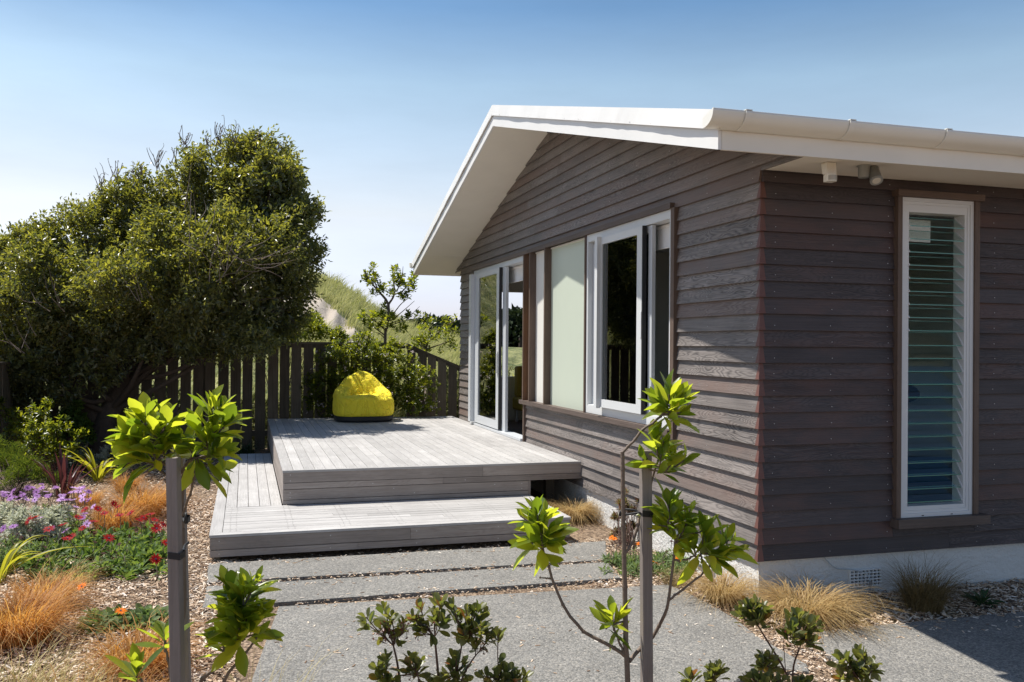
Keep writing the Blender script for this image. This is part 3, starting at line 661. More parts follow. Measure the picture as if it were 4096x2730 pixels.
# vent grille in the foundation
vt = MB()
for r_ in range(6):
    vt.box(.735, .985, .006, .029, -.222 + r_ * .0225 - .004, -.222 + r_ * .0225 + .004)
for c_ in range(9): vt.box(.735 + c_ * .0311 - .003, .735 + c_ * .0311 + .003, .008, .029, -.226, -.106)
vt.box(.735, .985, .0265, .0295, -.224, -.106, 1)
part('foundation_vent', vt, [M['white'], M['black']], H)
vt = MB()
for r_ in range(5): vt.box(.006, .029, .62, .88, -.20 + r_ * .0225 - .004, -.20 + r_ * .0225 + .004)
for c_ in range(9): vt.box(.008, .029, .62 + c_ * .0311 - .003, .62 + c_ * .0311 + .003, -.204, -.106)
vt.box(.0265, .0295, .62, .88, -.204, -.106, 1)
part('foundation_vent', vt, [M['white'], M['black']], H)

# fittings under the eave
ms = tag(empty('motion_sensor', (.285, -.335, 2.605)), 'cream motion sensor box under the eave, left of the spotlight', 'sensor')
mb = MB(); x, y, z = .285, -.335, 2.605
mb.hexa([(x - .036, y - .035, z - .085), (x + .036, y - .035, z - .085), (x + .034, y + .02, z - .075), (x - .034, y + .02, z - .075), (x - .036, y - .03, z - .001), (x + .036, y - .03, z - .001), (x + .036, y + .035, z - .001), (x - .036, y + .035, z - .001)])
o = part('housing', mb, M['gutter'], ms); bv = o.modifiers.new('b', 'BEVEL'); bv.width = .006; bv.segments = 2
mb = MB(); V = []
for zz_ in (z - .125, z - .08):
    V += [(x + .033 * math.cos(a), y - .028 + .03 * math.sin(a), zz_) for a in np.linspace(math.pi, 2 * math.pi, 10)] + [(x + .03, y + .012, zz_), (x - .03, y + .012, zz_)]
mb.raw(V, [(i, (i + 1) % 12, 12 + (i + 1) % 12, 12 + i) for i in range(12)], 0, None, False); mb.raw(V[:12], [list(range(12))[::-1]]); mb.raw(V[12:], [list(range(12))])
part('sensor_eye', mb, M['gutter'], ms)
mb = MB(); V = []
for zz_, rr in ((z - .118, .0335), (z - .088, .0345)): V += [(x + rr * math.cos(a), y - .030 + .032 * math.sin(a), zz_) for a in np.linspace(math.pi * 1.1, math.pi * 1.9, 9)]
mb.raw(V, [(i, i + 1, 9 + i + 1, 9 + i) for i in range(8)], 0, None, True); part('lens', mb, plain('sensor_lens', (.42, .40, .36), .3), ms)
sp = tag(empty('spotlight', (.56, -.33, 2.605)), 'grey adjustable spotlight under the eave, right of the motion sensor', 'spotlight')
gm = plain('grey_enamel', (.27, .275, .26), .45, .08, 60)
mb = MB(); mb.tube([(.556, -.33, 2.604), (.556, -.33, 2.60), (.556, -.33, 2.597), (.556, -.33, 2.53), (.556, -.33, 2.527)], [.046, .046, .037, .037, .034], 24); part('mount', mb, gm, sp)
c0 = np.array([.62, -.335, 2.585]); ax = unit(np.array([-.15, -.50, -.75])); c1 = c0 + ax * .105
mb = MB(); mb.tube([c0, c0 + ax * .004, c1 - ax * .014, c1 - ax * .012, c1], [.034, .037, .037, .041, .041], 28); mb.tube([(.59, -.33, 2.555), c0 + ax * .03], .014, 10); hd = part('lamp_head', mb, gm, sp)
mb = MB(); mb.tube([c1 + ax * .0005, c1 + ax * .003], [.027, .024], 24); part('lens', mb, plain('frosted_lens', (.62, .58, .50), .25), hd)

# bedroom and living room things seen through the glass
bd = tag(empty('bed', (2.6, 2.1, .22)), 'bed with white covers and blue base seen through the louvre window', 'bed')
mb = MB(); mb.box(1.62, 3.6, 1.3, 3.2, .24, .50); part('bed_base', mb, M['blue'], bd)
mb = MB(); n, m_ = 26, 22; V = []
for j in range(m_):
    for i in range(n):
        u, v = i / (n - 1) * 2 - 1, j / (m_ - 1) * 2 - 1
        zt = .93 - .46 * max(abs(u), abs(v)) ** 9 + .012 * math.sin(7 * u + 3 * v) + .01 * math.sin(11 * v - 4 * u)
        V.append((2.6 + 1.04 * math.copysign(abs(u) ** .8, u), 2.24 + 1.0 * math.copysign(abs(v) ** .8, v), zt))
mb.raw(V, [(j * n + i, j * n + i + 1, (j + 1) * n + i + 1, (j + 1) * n + i) for j in range(m_ - 1) for i in range(n - 1)], 0, None, True)
o = part('duvet', mb, M['bedding'], bd); o.modifiers.new('s', 'SOLIDIFY').thickness = .1
def cushion(name, c, sx, sy, sz, rot, mat, parent=None):
    mb = MB(); n, m_ = 20, 14; V = []
    for j in range(m_):
        ph = -math.pi / 2 + math.pi * j / (m_ - 1)
        for i in range(n):
            th = 2 * math.pi * i / n; sp_ = lambda v, p: math.copysign(abs(v) ** p, v)
            V.append((sx * sp_(math.cos(th), .5) * math.cos(ph) ** .6, sy * sp_(math.sin(th), .5) * math.cos(ph) ** .6, sz * sp_(math.sin(ph), 1)))
    V = np.array(V) @ np.array(Matrix.Rotation(rot[0], 3, 'X') @ Matrix.Rotation(rot[1], 3, 'Z')).T + np.array(c)
    mb.raw(V, [(j * n + i, j * n + (i + 1) % n, (j + 1) * n + (i + 1) % n, (j + 1) * n + i) for j in range(m_ - 1) for i in range(n)], 0, None, True)
    return mb.build(name, mat, parent)
tag(cushion('cushion', (2.55, 1.75, 1.02), .24, .16, .075, (.5, .3), M['pillow']), 'dark red patterned cushion lying on the bed', 'cushion')
ch = tag(empty('armchair', (.95, 7.9, .22)), 'mustard chair with castor wheels inside the open sliding door', 'chair')
mb = MB(); mb.box(.75, 1.35, 7.55, 8.2, .42, .62); mb.box(.78, 1.32, 8.0, 8.2, .62, 1.1); o = part('seat', mb, M['mustard'], ch); bv = o.modifiers.new('b', 'BEVEL'); bv.width = .04; bv.segments = 3
for dx, dy in ((-.24, -.24), (.24, -.24), (-.24, .24), (.24, .24)):
    mb = MB(); mb.tube([(1.05 + dx, 7.88 + dy, .42), (1.05 + dx, 7.88 + dy, .29)], .016, 8); mb.tube([(1.035 + dx, 7.88 + dy, .255), (1.065 + dx, 7.88 + dy, .255)], .033, 14); part('castor_leg', mb, M['clip'], ch)
# ------------------------------------------------------------------ timber deck
dk = tag(empty('deck', (-1.7, 3.2, -.29)), 'weathered grey timber deck with a wide lower step wrapping two sides', 'deck')
ZU, ZL = .252, -.065
M['screw'] = plain('screw_head', (.13, .12, .11), .5, .1, metal=.3)
mb = MB(); x = -2.83
mb.box(-2.930, -2.836, 3.2985, 9.10, ZU - .02, ZU)
while x < -.03:
    x1 = min(x + .0945, -.006); y = 3.2985; joints = sorted(rng.uniform(4, 8.6, rng.integers(0, 2)))
    for yj in list(joints) + [9.10]: mb.box(x, x1, y, yj - .002, ZU - .02, ZU - abs(rng.normal(0, .0008))); y = yj + .001
    x += .0985
mb.box(-2.930, .026, 3.262, 3.2965, ZU - .021, ZU - .0005)
def screws(mb, xs_, ys_, z):
    a = np.linspace(0, 6.2832, 7)[:-1]
    for x in xs_:
        for y in ys_:
            for dx in (-.024, .024):
                c = np.array([x + dx + rng.normal(0, .003), y + rng.normal(0, .004), z]); mb.raw([c + [.0042 * math.cos(t), .0042 * math.sin(t), .0006] for t in a], [list(range(6))], 1)
screws(mb, [-2.83 + .0985 * i + .047 for i in range(28)], [3.36 + .45 * i for i in range(13)], ZU)
part('upper_platform', mb, [M['deck'], M['screw']], dk)
mb = MB()
def runs(mb, a0, a1, fixed, z0, z1, axis, cuts=()):
    e = [a0] + list(cuts) + [a1]
    for p, q in zip(e[:-1], e[1:]):
        if axis == 'x': mb.box(p, q - .002, fixed, fixed + .019, z0, z1)
        else: mb.box(fixed, fixed + .019, p, q - .002, z0, z1)
runs(mb, -2.925, .024, 3.268, .136, .230, 'x', (-1.02,)); runs(mb, -2.925, .032, 3.268, .078, .132, 'x', (-1.42,))
runs(mb, -2.925, -.545, 3.272, -.021, .073, 'x'); runs(mb, -2.925, -.545, 3.272, -.0635, -.026, 'x')
mb.box(-.5435, -.527, 3.272, 3.33, -.29, .076)
for z0, z1 in ((.136, .230), (.078, .132), (-.021, .073), (-.0635, -.026)): runs(mb, 3.289, 9.09, -2.925, z0, z1, 'y', (rng.uniform(5, 8),))
part('upper_fascia', mb, M['deckface'], dk)
mb = MB(); t = .0945
def mitre(mb, P):     # flat board from 4 plan corners
    mb.hexa([(x, y, ZL - .02) for x, y in P] + [(x, y, ZL) for x, y in P])
mitre(mb, [(-3.525, 2.07), (-3.4305, 2.1645), (-3.4305, 7.30), (-3.525, 7.30)])
mitre(mb, [(-3.523, 2.07), (-.545, 2.07), (-.6395, 2.1635), (-3.4285, 2.1635)])
mitre(mb, [(-.545, 2.072), (-.545, 3.262), (-.6395, 3.262), (-.6395, 2.166)])
for i in range(5):
    xa = -3.426 + i * .0995; mb.box(xa, xa + .0945, 3.268, 7.30, ZL - .02, ZL - abs(rng.normal(0, .001)))
for i in range(11):
    ya = 2.168 + i * .0995; e = [-3.4265, rng.uniform(-2.6, -1.2), -.6435]
    for p, q in zip(e[:-1], e[1:]): mb.box(p, q - .002, ya, min(ya + .0945, 3.262), ZL - .02, ZL - abs(rng.normal(0, .001)))
screws(mb, [-3.379 + .0995 * i for i in range(5)], [3.36 + .45 * i for i in range(9)], ZL)
for i in range(11):
    for x in np.arange(-3.35, -.66, .45): screws(mb, [x], [2.168 + i * .0995 + .047 + q for q in (-.024, .024)], ZL)
part('lower_platform', mb, [M['deck'], M['screw']], dk)
mb = MB()
for z0, z1, cut in ((-.181, -.088, (-1.95,)), (-.238, -.186, (-2.38,))):
    runs(mb, -3.518, -.551, 2.077, z0, z1, 'x', cut); runs(mb, 2.098, 7.29, -3.518, z0, z1, 'y', (4.6,)); runs(mb, 2.098, 3.26, -.572, z0, z1, 'y')
part('lower_fascia', mb, M['deckface'], dk)
for xx in (-2.7, -1.6, -.25):
    for yy in (3.6, 6, 8.8):
        mb = MB(); mb.box(xx, xx + .09, yy, yy + .09, -.3, ZU - .021); part('post', mb, M['fence'], dk)
mb = MB(); nz = ((-2.86, .21), (-2.86, .155), (-2.1, .105), (-1.9, .05), (-1.7, 0), (-1.2, .105), (-.9, .05), (-.62, .05), (-.62, .0), (-.1, .155), (-2.86, .045), (-2.86, .0))
for xx, zz_ in nz: mb.tube([(xx, 3.2665, zz_), (xx, 3.272, zz_)], .004, 8)
for xx in (-3.45, -2.6, -1.9, -1.2, -.6):
    for zz_ in (-.115, -.215): mb.tube([(xx, 2.0755, zz_), (xx, 2.08, zz_)], .004, 8)
part('nails', mb, M['nail'], dk)

# ------------------------------------------------------------------ beanbag on the deck
bb = tag(empty('beanbag', (-1.53, 8.5, ZU)), 'yellow canvas beanbag chair with black base standing on the deck', 'beanbag')
def superq(c, a, b, h, e1, e2, n=44, m_=30, top=None):
    V = []
    for j in range(m_):
        ph = -math.pi / 2 + math.pi * j / (m_ - 1); cp, sp_ = math.cos(ph), math.sin(ph)
        cp = abs(cp) ** e1; zz_ = math.copysign(abs(sp_) ** e1, sp_)
        for i in range(n):
            th = 2 * math.pi * i / n; ct, st = math.cos(th), math.sin(th)
            p = np.array([a * cp * math.copysign(abs(ct) ** e2, ct), b * cp * math.copysign(abs(st) ** e2, st), h * zz_])
            if top: p = top(p)
            V.append(np.array(c) + p)
    F = [(j * n + i, j * n + (i + 1) % n, (j + 1) * n + (i + 1) % n, (j + 1) * n + i) for j in range(m_ - 1) for i in range(n)]
    return np.array(V), F
cx, cy = -1.53, 8.52
mb = MB()
def seat_f(p):
    q = p.copy(); f = (q[2] + .17) / .34
    q[0] *= 1.0 + .03 * (1 - f); q[2] += .02 * math.sin(q[0] * 14 + 1) * max(0, f - .5) - .03 * max(0, q[1] + .1) * 0
    return q
V, F = superq((cx, cy - .02, ZU + .225), .455, .40, .175, .42, .78, top=seat_f); mb.raw(V, F, 0, None, True)
def back_f(p):
    q = p.copy(); f = np.clip((q[2] + .27) / .64, 0, 1)
    w_ = 1 - .08 * f - .70 * max(0, (f - .38) / .62) ** 1.25
    q[0] *= max(.05, w_); q[1] = q[1] * (1 - .62 * f) + .13 * f
    q[1] += .05 * math.cos(q[0] * 9.5) * (1 - f) * (1 if q[1] < .1 else 0)
    q[0] += .010 * math.sin(q[2] * 26 + q[0] * 4); q[1] += .022 * math.sin(q[0] * 27 + 1.4 * math.sin(q[2] * 8)) * (1.2 - f) * (1 if q[1] < .2 else .3)
    return q
V, F = superq((cx - .005, cy + .17, ZU + .42), .455, .26, .325, .62, .8, top=back_f); mb.raw(V, F, 0, None, True)
for sx in (-1, 1):   # padded sides that rise from seat to back
    V, F = superq((cx + sx * .315, cy + .0, ZU + .385), .12, .28, .10, .8, .85); 
    V[:, 2] += (V[:, 1] - cy) * .30; V[:, 0] -= sx * np.maximum(0, V[:, 2] - ZU - .40) * .45; mb.raw(V, F, 0, None, True)
mb.tube([(cx - .01, cy + .30, ZU + .71), (cx - .02, cy + .31, ZU + .745), (cx - .035, cy + .31, ZU + .77)], [.05, .022, .006], 10)
k = NB('yellow_canvas'); c = k.coord(); h = k.noise(c, 9, 4, .6); wv = k.noise(c, 420, 2)
k.set(k.mul((.96, .77, .055), k.math('ADD', k.math('MULTIPLY', wv, .3), .85)), .85, spec=.2)
mpn = k.n('Mapping'); k.put(mpn.inputs[0], c); mpn.inputs['Scale'].default_value = (1.6, 1, .7)
cr = k.noise(mpn.outputs[0], 7, 3, .5); cr = k.math('ABSOLUTE', k.math('SUBTRACT', cr, .5))
k.bump(k.math('ADD', k.math('ADD', k.math('MULTIPLY', k.math('MINIMUM', cr, .05), 9.0), h), k.math('MULTIPLY', wv, .08)), .8, .03); k.b.inputs['Subsurface Weight'].default_value = .5; k.b.inputs['Subsurface Radius'].default_value = (.25, .2, .05); M['canvas'] = k.m
o = part('cover', mb, M['canvas'], bb)
rm = o.modifiers.new('remesh', 'REMESH'); rm.mode = 'VOXEL'; rm.voxel_size = .011; rm.use_smooth_shade = True
sm = o.modifiers.new('smooth', 'SMOOTH'); sm.factor = .5; sm.iterations = 4
tx = bpy.data.textures.new('folds', 'CLOUDS'); tx.noise_scale = .16; tx.noise_depth = 3
dp = o.modifiers.new('folds', 'DISPLACE'); dp.texture = tx; dp.strength = .016; dp.mid_level = .5; dp.texture_coords = 'LOCAL'
mb = MB(); V, F = superq((cx, cy - .01, ZU + .052), .445, .395, .052, .35, .78); mb.raw(V, F, 0, None, True); part('base', mb, M['black'], bb)

# ------------------------------------------------------------------ fences
def paling(o_parent, p0, p1, zb, zt0, zt1, th=.02):
    p0 = np.array(p0); p1 = np.array(p1); d = unit(p1 - p0); nr = np.array([d[1], -d[0]]) * th
    mb = MB(); q = [p0, p1, p1 - nr, p0 - nr]
    mb.hexa([(*a, zb) for a in q] + [(*q[0], zt0), (*q[1], zt1), (*q[2], zt1), (*q[3], zt0)], 0, 2, int(rng.integers(1, 900)))
    return part('paling', mb, M['fence'], o_parent)
def fence(label, a, b, zt0, zt1, zb, pitch, w_, cap=True, rails=(.15, .95)):
    a = np.array(a, float); b = np.array(b, float); Lf = np.linalg.norm(b - a); d = (b - a) / Lf; nr = np.array([d[1], -d[0]])
    f = tag(empty('paling_fence', (*a, zb)), label, 'fence', 'paling fences')
    n = int(Lf / pitch)
    for i in range(n):
        s0 = (i + .1) * pitch + rng.normal(0, .004); s1 = s0 + w_ + rng.normal(0, .004)
        q = lambda s_: zt0 + (zt1 - zt0) * s_ / Lf
        lean_ = rng.normal(0, .003)
        paling(f, a + d * s0 + nr * lean_, a + d * s1 + nr * lean_, zb, q(s0) - .03, q(s1) - .03)
    if cap:
        mb = MB(); A2 = a + nr * .035; B2 = b + nr * .035; A3 = a - nr * .075; B3 = b - nr * .075
        cuts = np.linspace(0, 1, max(1, int(Lf / 2.4)) + 1)
        for u, v in zip(cuts[:-1], cuts[1:]):
            e = (v - u) * .0005; zu, zv = zt0 + (zt1 - zt0) * u, zt0 + (zt1 - zt0) * (v - e)
            P = [A2 + (B2 - A2) * u, A2 + (B2 - A2) * (v - e), A3 + (B3 - A3) * (v - e), A3 + (B3 - A3) * u]; Z = [zu, zv, zv, zu]
            mb.hexa([(*p, z - .029) for p, z in zip(P, Z)] + [(*p, z + .006) for p, z in zip(P, Z)])
        part('top_rail', mb, M['fence'], f)
    for r_ in rails:
        mb = MB(); A2 = a - nr * .022; B2 = b - nr * .022; A3 = a - nr * .07; B3 = b - nr * .07; k0 = zb + (zt0 - zb) * r_; k1 = zb + (zt1 - zb) * r_
        mb.hexa([(*A2, k0), (*B2, k1), (*B3, k1), (*A3, k0), (*A2, k0 + .09), (*B2, k1 + .09), (*B3, k1 + .09), (*A3, k0 + .09)]); part('cross_rail', mb, M['fence'], f)
    for s_ in np.arange(.3, Lf, 2.2):
        mb = MB(); p = a + d * s_ - nr * .12; mb.box(p[0] - .05, p[0] + .05, p[1] - .04, p[1] + .04, -.4, zt0 + (zt1 - zt0) * s_ / Lf - .05); part('fence_post', mb, M['fence'], f)
    return f
fence('dark weathered paling fence with flat cap rail behind the deck', (-6.36, 9.75), (-.67, 9.75), 1.445, 1.445, -.35, .19, .159)
fence('short paling fence with sloping cap rail running down to the house', (-.66, 9.75), (.42, 9.62), 1.445, .97, -.35, .176, .140)
fence('dark paling fence at the left garden boundary under the big tree', (-6.28, 7.2), (-6.40, 9.72), 1.15, 1.13, -.35, .168, .155, True, (.2, .85))

# ------------------------------------------------------------------ dune, far wood
k = NB('dune_surface'); c = k.coord()
gn = k.noise(c, .9, 6, .65); g2 = k.noise(c, 6, 4, .6)
k.set(k.mix(k.math('MULTIPLY', k.math('SUBTRACT', gn, .38), 3.2, True), (.085, .115, .03), k.mix(g2, (.28, .29, .09), (.46, .42, .20))), .95)
k.bump(g2, 1, .3); M['dune'] = k.m
k = NB('dune_sand'); c = k.coord(); k.set(k.mix(k.noise(c, 1.2, 6, .6), (.33, .28, .23), (.43, .375, .31)), .95); k.bump(k.noise(c, 5, 5, .6), .7, .12); M['sand'] = k.m
SIL = np.array([(-900, 470), (-300, 500), (0, 543), (200, 560), (420, 575), (560, 590), (690, 615), (728, 634), (770, 646), (800, 664), (840, 694), (870, 716), (900, 733), (945, 752), (1000, 772), (1080, 790), (1300, 800)], float)
DR = 44.0
def ridge(xp): return np.interp(xp, SIL[:, 0], SIL[:, 1])
nx_, ny_ = 420, 110
xs = np.linspace(-500, 1250, nx_); tt = np.linspace(0, 1, ny_)
V = np.zeros((ny_, nx_, 3)); sandm = np.zeros((ny_, nx_), bool)
top = np.array([at(x, ridge(x) + 4, DR + .006 * abs(x - 700)) for x in xs])
foot = np.array([gnd(x, 945, -.33) for x in xs])        # foot of the slope on the flat ground
nz1 = np.convolve(rng.normal(0, 1, nx_ + 12), np.ones(13) / 13, 'valid')
for j, t_ in enumerate(tt):
    p = foot + (top - foot) * t_
    prof_ = t_ ** 1.15
    p[:, 2] = -.33 + (top[:, 2] + .33) * prof_ + (.35 * np.sin(xs * .05 + t_ * 9) * nz1 + .12 * np.sin(xs * .13 - t_ * 17)) * np.sin(np.pi * t_) * np.clip((top[:, 2]) / 3, 0, 1)
    V[j] = p
back = V[-1] + RW[:, 2] * 25; back[:, 2] -= 1.5
VV = np.concatenate([V.reshape(-1, 3), back]); idx = np.arange((ny_ + 1) * nx_).reshape(ny_ + 1, nx_)
F = np.stack([idx[:-1, :-1], idx[:-1, 1:], idx[1:, 1:], idx[1:, :-1]], -1).reshape(-1, 4)
fc = VV[F].mean(1); q = (fc - CAM) @ RW; fx = (q[:, 0] / q[:, 2] * FPX + 2048) / K; fy = (q[:, 1] / q[:, 2] * FPX + 1365) / K
wv_ = 1.6 * np.sin(fy * .21 + 1) + 1.2 * np.sin(fx * .47) + rng.normal(0, 1.2, len(fx))
up_e = 655 + (fx - 708) * .93 + wv_; lo_e = np.where(fx < 700, 760 + 0 * fx, 730 + (fx - 700) * .75) + wv_
sand = (fy > up_e) & (fy < np.maximum(lo_e, up_e - 1)) & (fx > 560) & (fx < 850)
sand |= (fx > 560) & (fx < 715) & (fy > 640) & (fy < 700)
mb = MB(); mb.raw(VV, F[~sand], 0, None, True); mb.raw(VV, F[sand], 1, None, True)
tag(mb.build('hill', [M['dune'], M['sand']]), 'grassy sand dune with a bare sand slip behind the fence', None, None, 'structure')
M['dunegrass'] = leafmat('dune_grass_blade', (.30, .32, .10), (.58, .54, .27), (.42, .46, .12), (.72, .66, .30), .4, .6, .2)
w_ = F[~sand]; q2 = (VV[w_].mean(1) - CAM) @ RW; fx2 = (q2[:, 0] / q2[:, 2] * FPX + 2048) / K; fy2 = (q2[:, 1] / q2[:, 2] * FPX + 1365) / K
vis = ((fx2 > 640) & (fx2 < 1110)) | ((fx2 > -60) & (fx2 < 60)) | ((fx2 > 250) & (fx2 < 640) & (rng.random(len(fx2)) < .15)); ids = np.where(vis)[0]
pk = ids[rng.integers(0, len(ids), 5200)]; r4 = rng.dirichlet([1, 1, 1, 1], len(pk)); cl = (VV[w_[pk]] * r4[:, :, None]).sum(1)
per = 11; P = np.repeat(cl, per, 0) + rng.normal(0, .16, (len(cl) * per, 3)) * [1, 1, .1]; n = len(P)
mbd = MB()
def dune_blades(mb, P, L, w_, wind=(.35, -.12)):
    n = len(P); t = np.linspace(0, 1, 4)[None, :, None]; az = rng.uniform(0, 6.28, n)
    dh = np.stack([np.cos(az), np.sin(az), 0 * az], 1)[:, None] * .35 + np.array([wind[0], wind[1], 0])[None, None]
    C = P[:, None] + L[:, None, None] * (dh * t ** 1.6 + np.array([0, 0, 1.])[None, None] * (t - .35 * t * t))
    sd = (RW[:, 0] + 0)[None, None] * .5 * w_ * (1.1 - t)
    Vb = np.stack([C - sd, C + sd], 2).reshape(n, -1, 3); Fb = np.array([(0, 1, 3, 2), (2, 3, 5, 4), (4, 5, 7, 6)])
    mb.raw(Vb.reshape(-1, 3), (Fb[None] + (np.arange(n) * 8)[:, None, None]).reshape(-1, 4))
dune_blades(mbd, P, rng.uniform(.2, .55, n) * np.repeat(rng.uniform(.35, 1.9, len(cl)), per), .028)
tag(mbd.build('dune_grass', M['dunegrass']), 'windswept marram grass covering the dune', None, None, 'stuff')

M['pine'] = leafmat('pine_needles', (.012, .022, .012), (.04, .058, .026), (.02, .035, .01), (.05, .07, .02), .15, .7, .2)
def wood_mass(name, label, pts, leaf, kper):
    mb = MB()
    for (x, y, z0, h, r_) in pts:
        mb.tube([(x, y, z0), (x, y, z0 + h * .5)], [r_ * .1, r_ * .05], 5, 1)
        n = kper; t = rng.beta(1.6, 1.3, n); a = rng.uniform(0, 6.28, n); rr = r_ * np.sqrt(np.clip(1.08 - t, .02, 1)) * rng.uniform(.55, 1.05, n) * (1 + .2 * np.sin(a * 3 + t * 14))
        P = np.stack([x + np.cos(a) * rr, y + np.sin(a) * rr, z0 + h * (.08 + .92 * t)], 1); D = np.stack([np.cos(a), np.sin(a), rng.uniform(.1, 1.2, n)], 1) + rng.normal(0, .35, (n, 3))
        leaves(mb, P, D, rng.normal(0, 1, (n, 3)) + [0, 0, 1], rng.uniform(.6, 1.3, n) * leaf, leaf * .45, 'dia', .3, .2)
    return tag(mb.build(name, [M['pine'], M['bark']]), label, None, None, 'stuff')
pts = []
for i in range(70):                      # dark wood beyond the garden: right of the dune and past the end of the house
    x = rng.uniform(915, 1420); dpt = rng.uniform(95, 135)
    hp = np.interp(x, [915, 960, 1000, 1040, 1100, 1160, 1205, 1300, 1420], [35, 50, 62, 58, 55, 84, 92, 96, 80]) * rng.uniform(.8, 1.0)
    b = at(x, 800, dpt); pts.append((b[0], b[1], -.5, hp * px(dpt) + 1.9, rng.uniform(1.9, 3.6)))
wood_mass('woods', 'dark pine wood on the far side of the dunes', pts, .95, 420)
# rough scrub between the fence and the wood
M['scrub'] = leafmat('scrub_leaf', (.06, .075, .03), (.16, .15, .07), (.10, .13, .03), (.25, .24, .08), .35, .6, .2)
n = 26000; sx_ = rng.uniform(660, 1260, n); dpt = 12.5 + 50 * rng.beta(1.1, 2.2, n)
P = np.array([at(a, 800, b) for a, b in zip(sx_, dpt)]); P[:, 2] = -.32; hgt = .35 + .25 * np.sin(P[:, 0] * 1.3) * np.cos(P[:, 1] * .9) + rng.uniform(0, .35, n)
keep = ~((P[:, 1] < 10.2)) ; P = P[keep]; hgt = hgt[keep]; mb = MB(); P[:, 2] += hgt * rng.uniform(.1, 1, len(P))
leaves(mb, P, rng.normal(0, .6, (len(P), 3)) + [.2, 0, 1], rng.normal(0, 1, (len(P), 3)), rng.uniform(.10, .38, len(P)), .03, 'dia', .3, .3)
n = 16000; P = np.stack([rng.uniform(-8.5, .8, n), 10.05 + 2.2 * rng.beta(1, 2, n), 0 * rng.random(n)], 1)
P[:, 2] = -.3 + rng.random(n) * (.7 + .5 * np.sin(P[:, 0] * 2.1) + .3 * np.sin(P[:, 0] * 5.3))
leaves(mb, P, rng.normal(0, .6, (n, 3)) + [.2, 0, 1], rng.normal(0, 1, (n, 3)), rng.uniform(.06, .16, n), .04, 'dia', .3, .3)
tag(mb.build('undergrowth', M['scrub']), 'low coastal scrub filling the ground between fence and far wood', None, None, 'stuff')
# ------------------------------------------------------------------ planting
def sdir(dx, dy, dz=0): return unit(RW @ np.array([dx, dy, dz], float))      # right, down, away from the viewer
LM = {}
LM['big'] = leafmat('glossy_broad_leaf', (.045, .09, .014), (.13, .19, .022), (.26, .38, .018), (.85, .88, .05), .55, .28, .5, old=(.16, .15, .02))
LM['raph'] = leafmat('hawthorn_leaf', (.055, .075, .028), (.13, .135, .045), (.17, .22, .03), (.40, .38, .06), .45, .35, .5, old=(.28, .10, .02))
LM['raphlit'] = leafmat('hawthorn_young_leaf', (.03, .055, .014), (.09, .13, .016), (.14, .20, .015), (.60, .60, .03), .5, .3, .5)
LM['tree'] = leafmat('evergreen_leaf', (.052, .07, .04), (.14, .15, .065), (.16, .20, .03), (.62, .58, .05), .42, .36, .7, old=(.16, .13, .02))
LM['silver'] = leafmat('silver_felt_leaf', (.40, .42, .32), (.62, .63, .52), (.45, .48, .30), (.60, .60, .40), .35, .8, .2)
LM['grey'] = leafmat('grey_green_leaf', (.07, .10, .085), (.15, .19, .16), (.10, .14, .08), (.18, .22, .12), .3, .6, .3)
LM['gaz'] = leafmat('daisy_leaf', (.055, .11, .025), (.12, .18, .045), (.14, .25, .03), (.30, .38, .06), .42, .55, .3)
LM['gazdull'] = leafmat('dusty_daisy_leaf', (.10, .16, .06), (.20, .26, .12), (.18, .28, .06), (.30, .38, .10), .4, .7, .2)
LM['flax'] = leafmat('yellow_flax_leaf', (.12, .15, .02), (.34, .33, .035), (.30, .36, .02), (.70, .60, .04), .5, .4, .4)
LM['purple'] = leafmat('purple_flax_leaf', (.035, .012, .016), (.09, .03, .035), (.07, .012, .018), (.17, .05, .045), .35, .35, .5)
LM['fine'] = leafmat('feathery_leaf', (.04, .08, .018), (.08, .13, .025), (.12, .20, .02), (.30, .34, .03), .45, .6, .2)
LM['rust'] = leafmat('copper_sedge_blade', (.30, .13, .035), (.56, .33, .12), (.62, .24, .03), (.90, .54, .14), .45, .55, .3)
LM['tan'] = leafmat('tan_sedge_blade', (.30, .19, .08), (.55, .41, .20), (.50, .32, .10), (.80, .62, .30), .4, .6, .3)
LM['brown'] = leafmat('brown_sedge_blade', (.12, .085, .035), (.30, .22, .10), (.18, .13, .04), (.36, .27, .11), .35, .6, .3)
LM['straw'] = leafmat('dry_straw_blade', (.38, .29, .13), (.60, .52, .26), (.50, .42, .15), (.75, .66, .26), .4, .6, .3)
LM['leuc'] = leafmat('reddish_shrub_leaf', (.16, .06, .05), (.15, .17, .06), (.40, .12, .06), (.32, .36, .10), .4, .5, .3)
LM['weed'] = leafmat('dark_weed_leaf', (.02, .05, .02), (.04, .09, .03), (.03, .08, .02), (.06, .14, .03), .3, .4, .4)
def petalmat(name, c, t): return leafmat(name, c, tuple(min(1, v * 1.25) for v in c), t, tuple(min(1, v * 1.2) for v in t), .4, .6, .2)
PM = {'red': petalmat('red_petal', (.32, .008, .010), (.52, .012, .015)), 'orange': petalmat('orange_petal', (.80, .20, .01), (.95, .32, .01)),
      'purple': petalmat('mauve_petal', (.36, .17, .44), (.52, .28, .62)), 'pale': petalmat('pale_mauve_petal', (.60, .38, .68), (.70, .48, .80)),
      'seed': petalmat('spent_flower', (.07, .03, .022), (.10, .04, .03)), 'eye': plain('flower_eye', (.05, .02, .04), .8, .3, 60), 'white': petalmat('white_petal', (.72, .62, .60), (.80, .70, .66)),
      'bud': petalmat('dark_bud', (.16, .045, .03), (.26, .07, .04))}

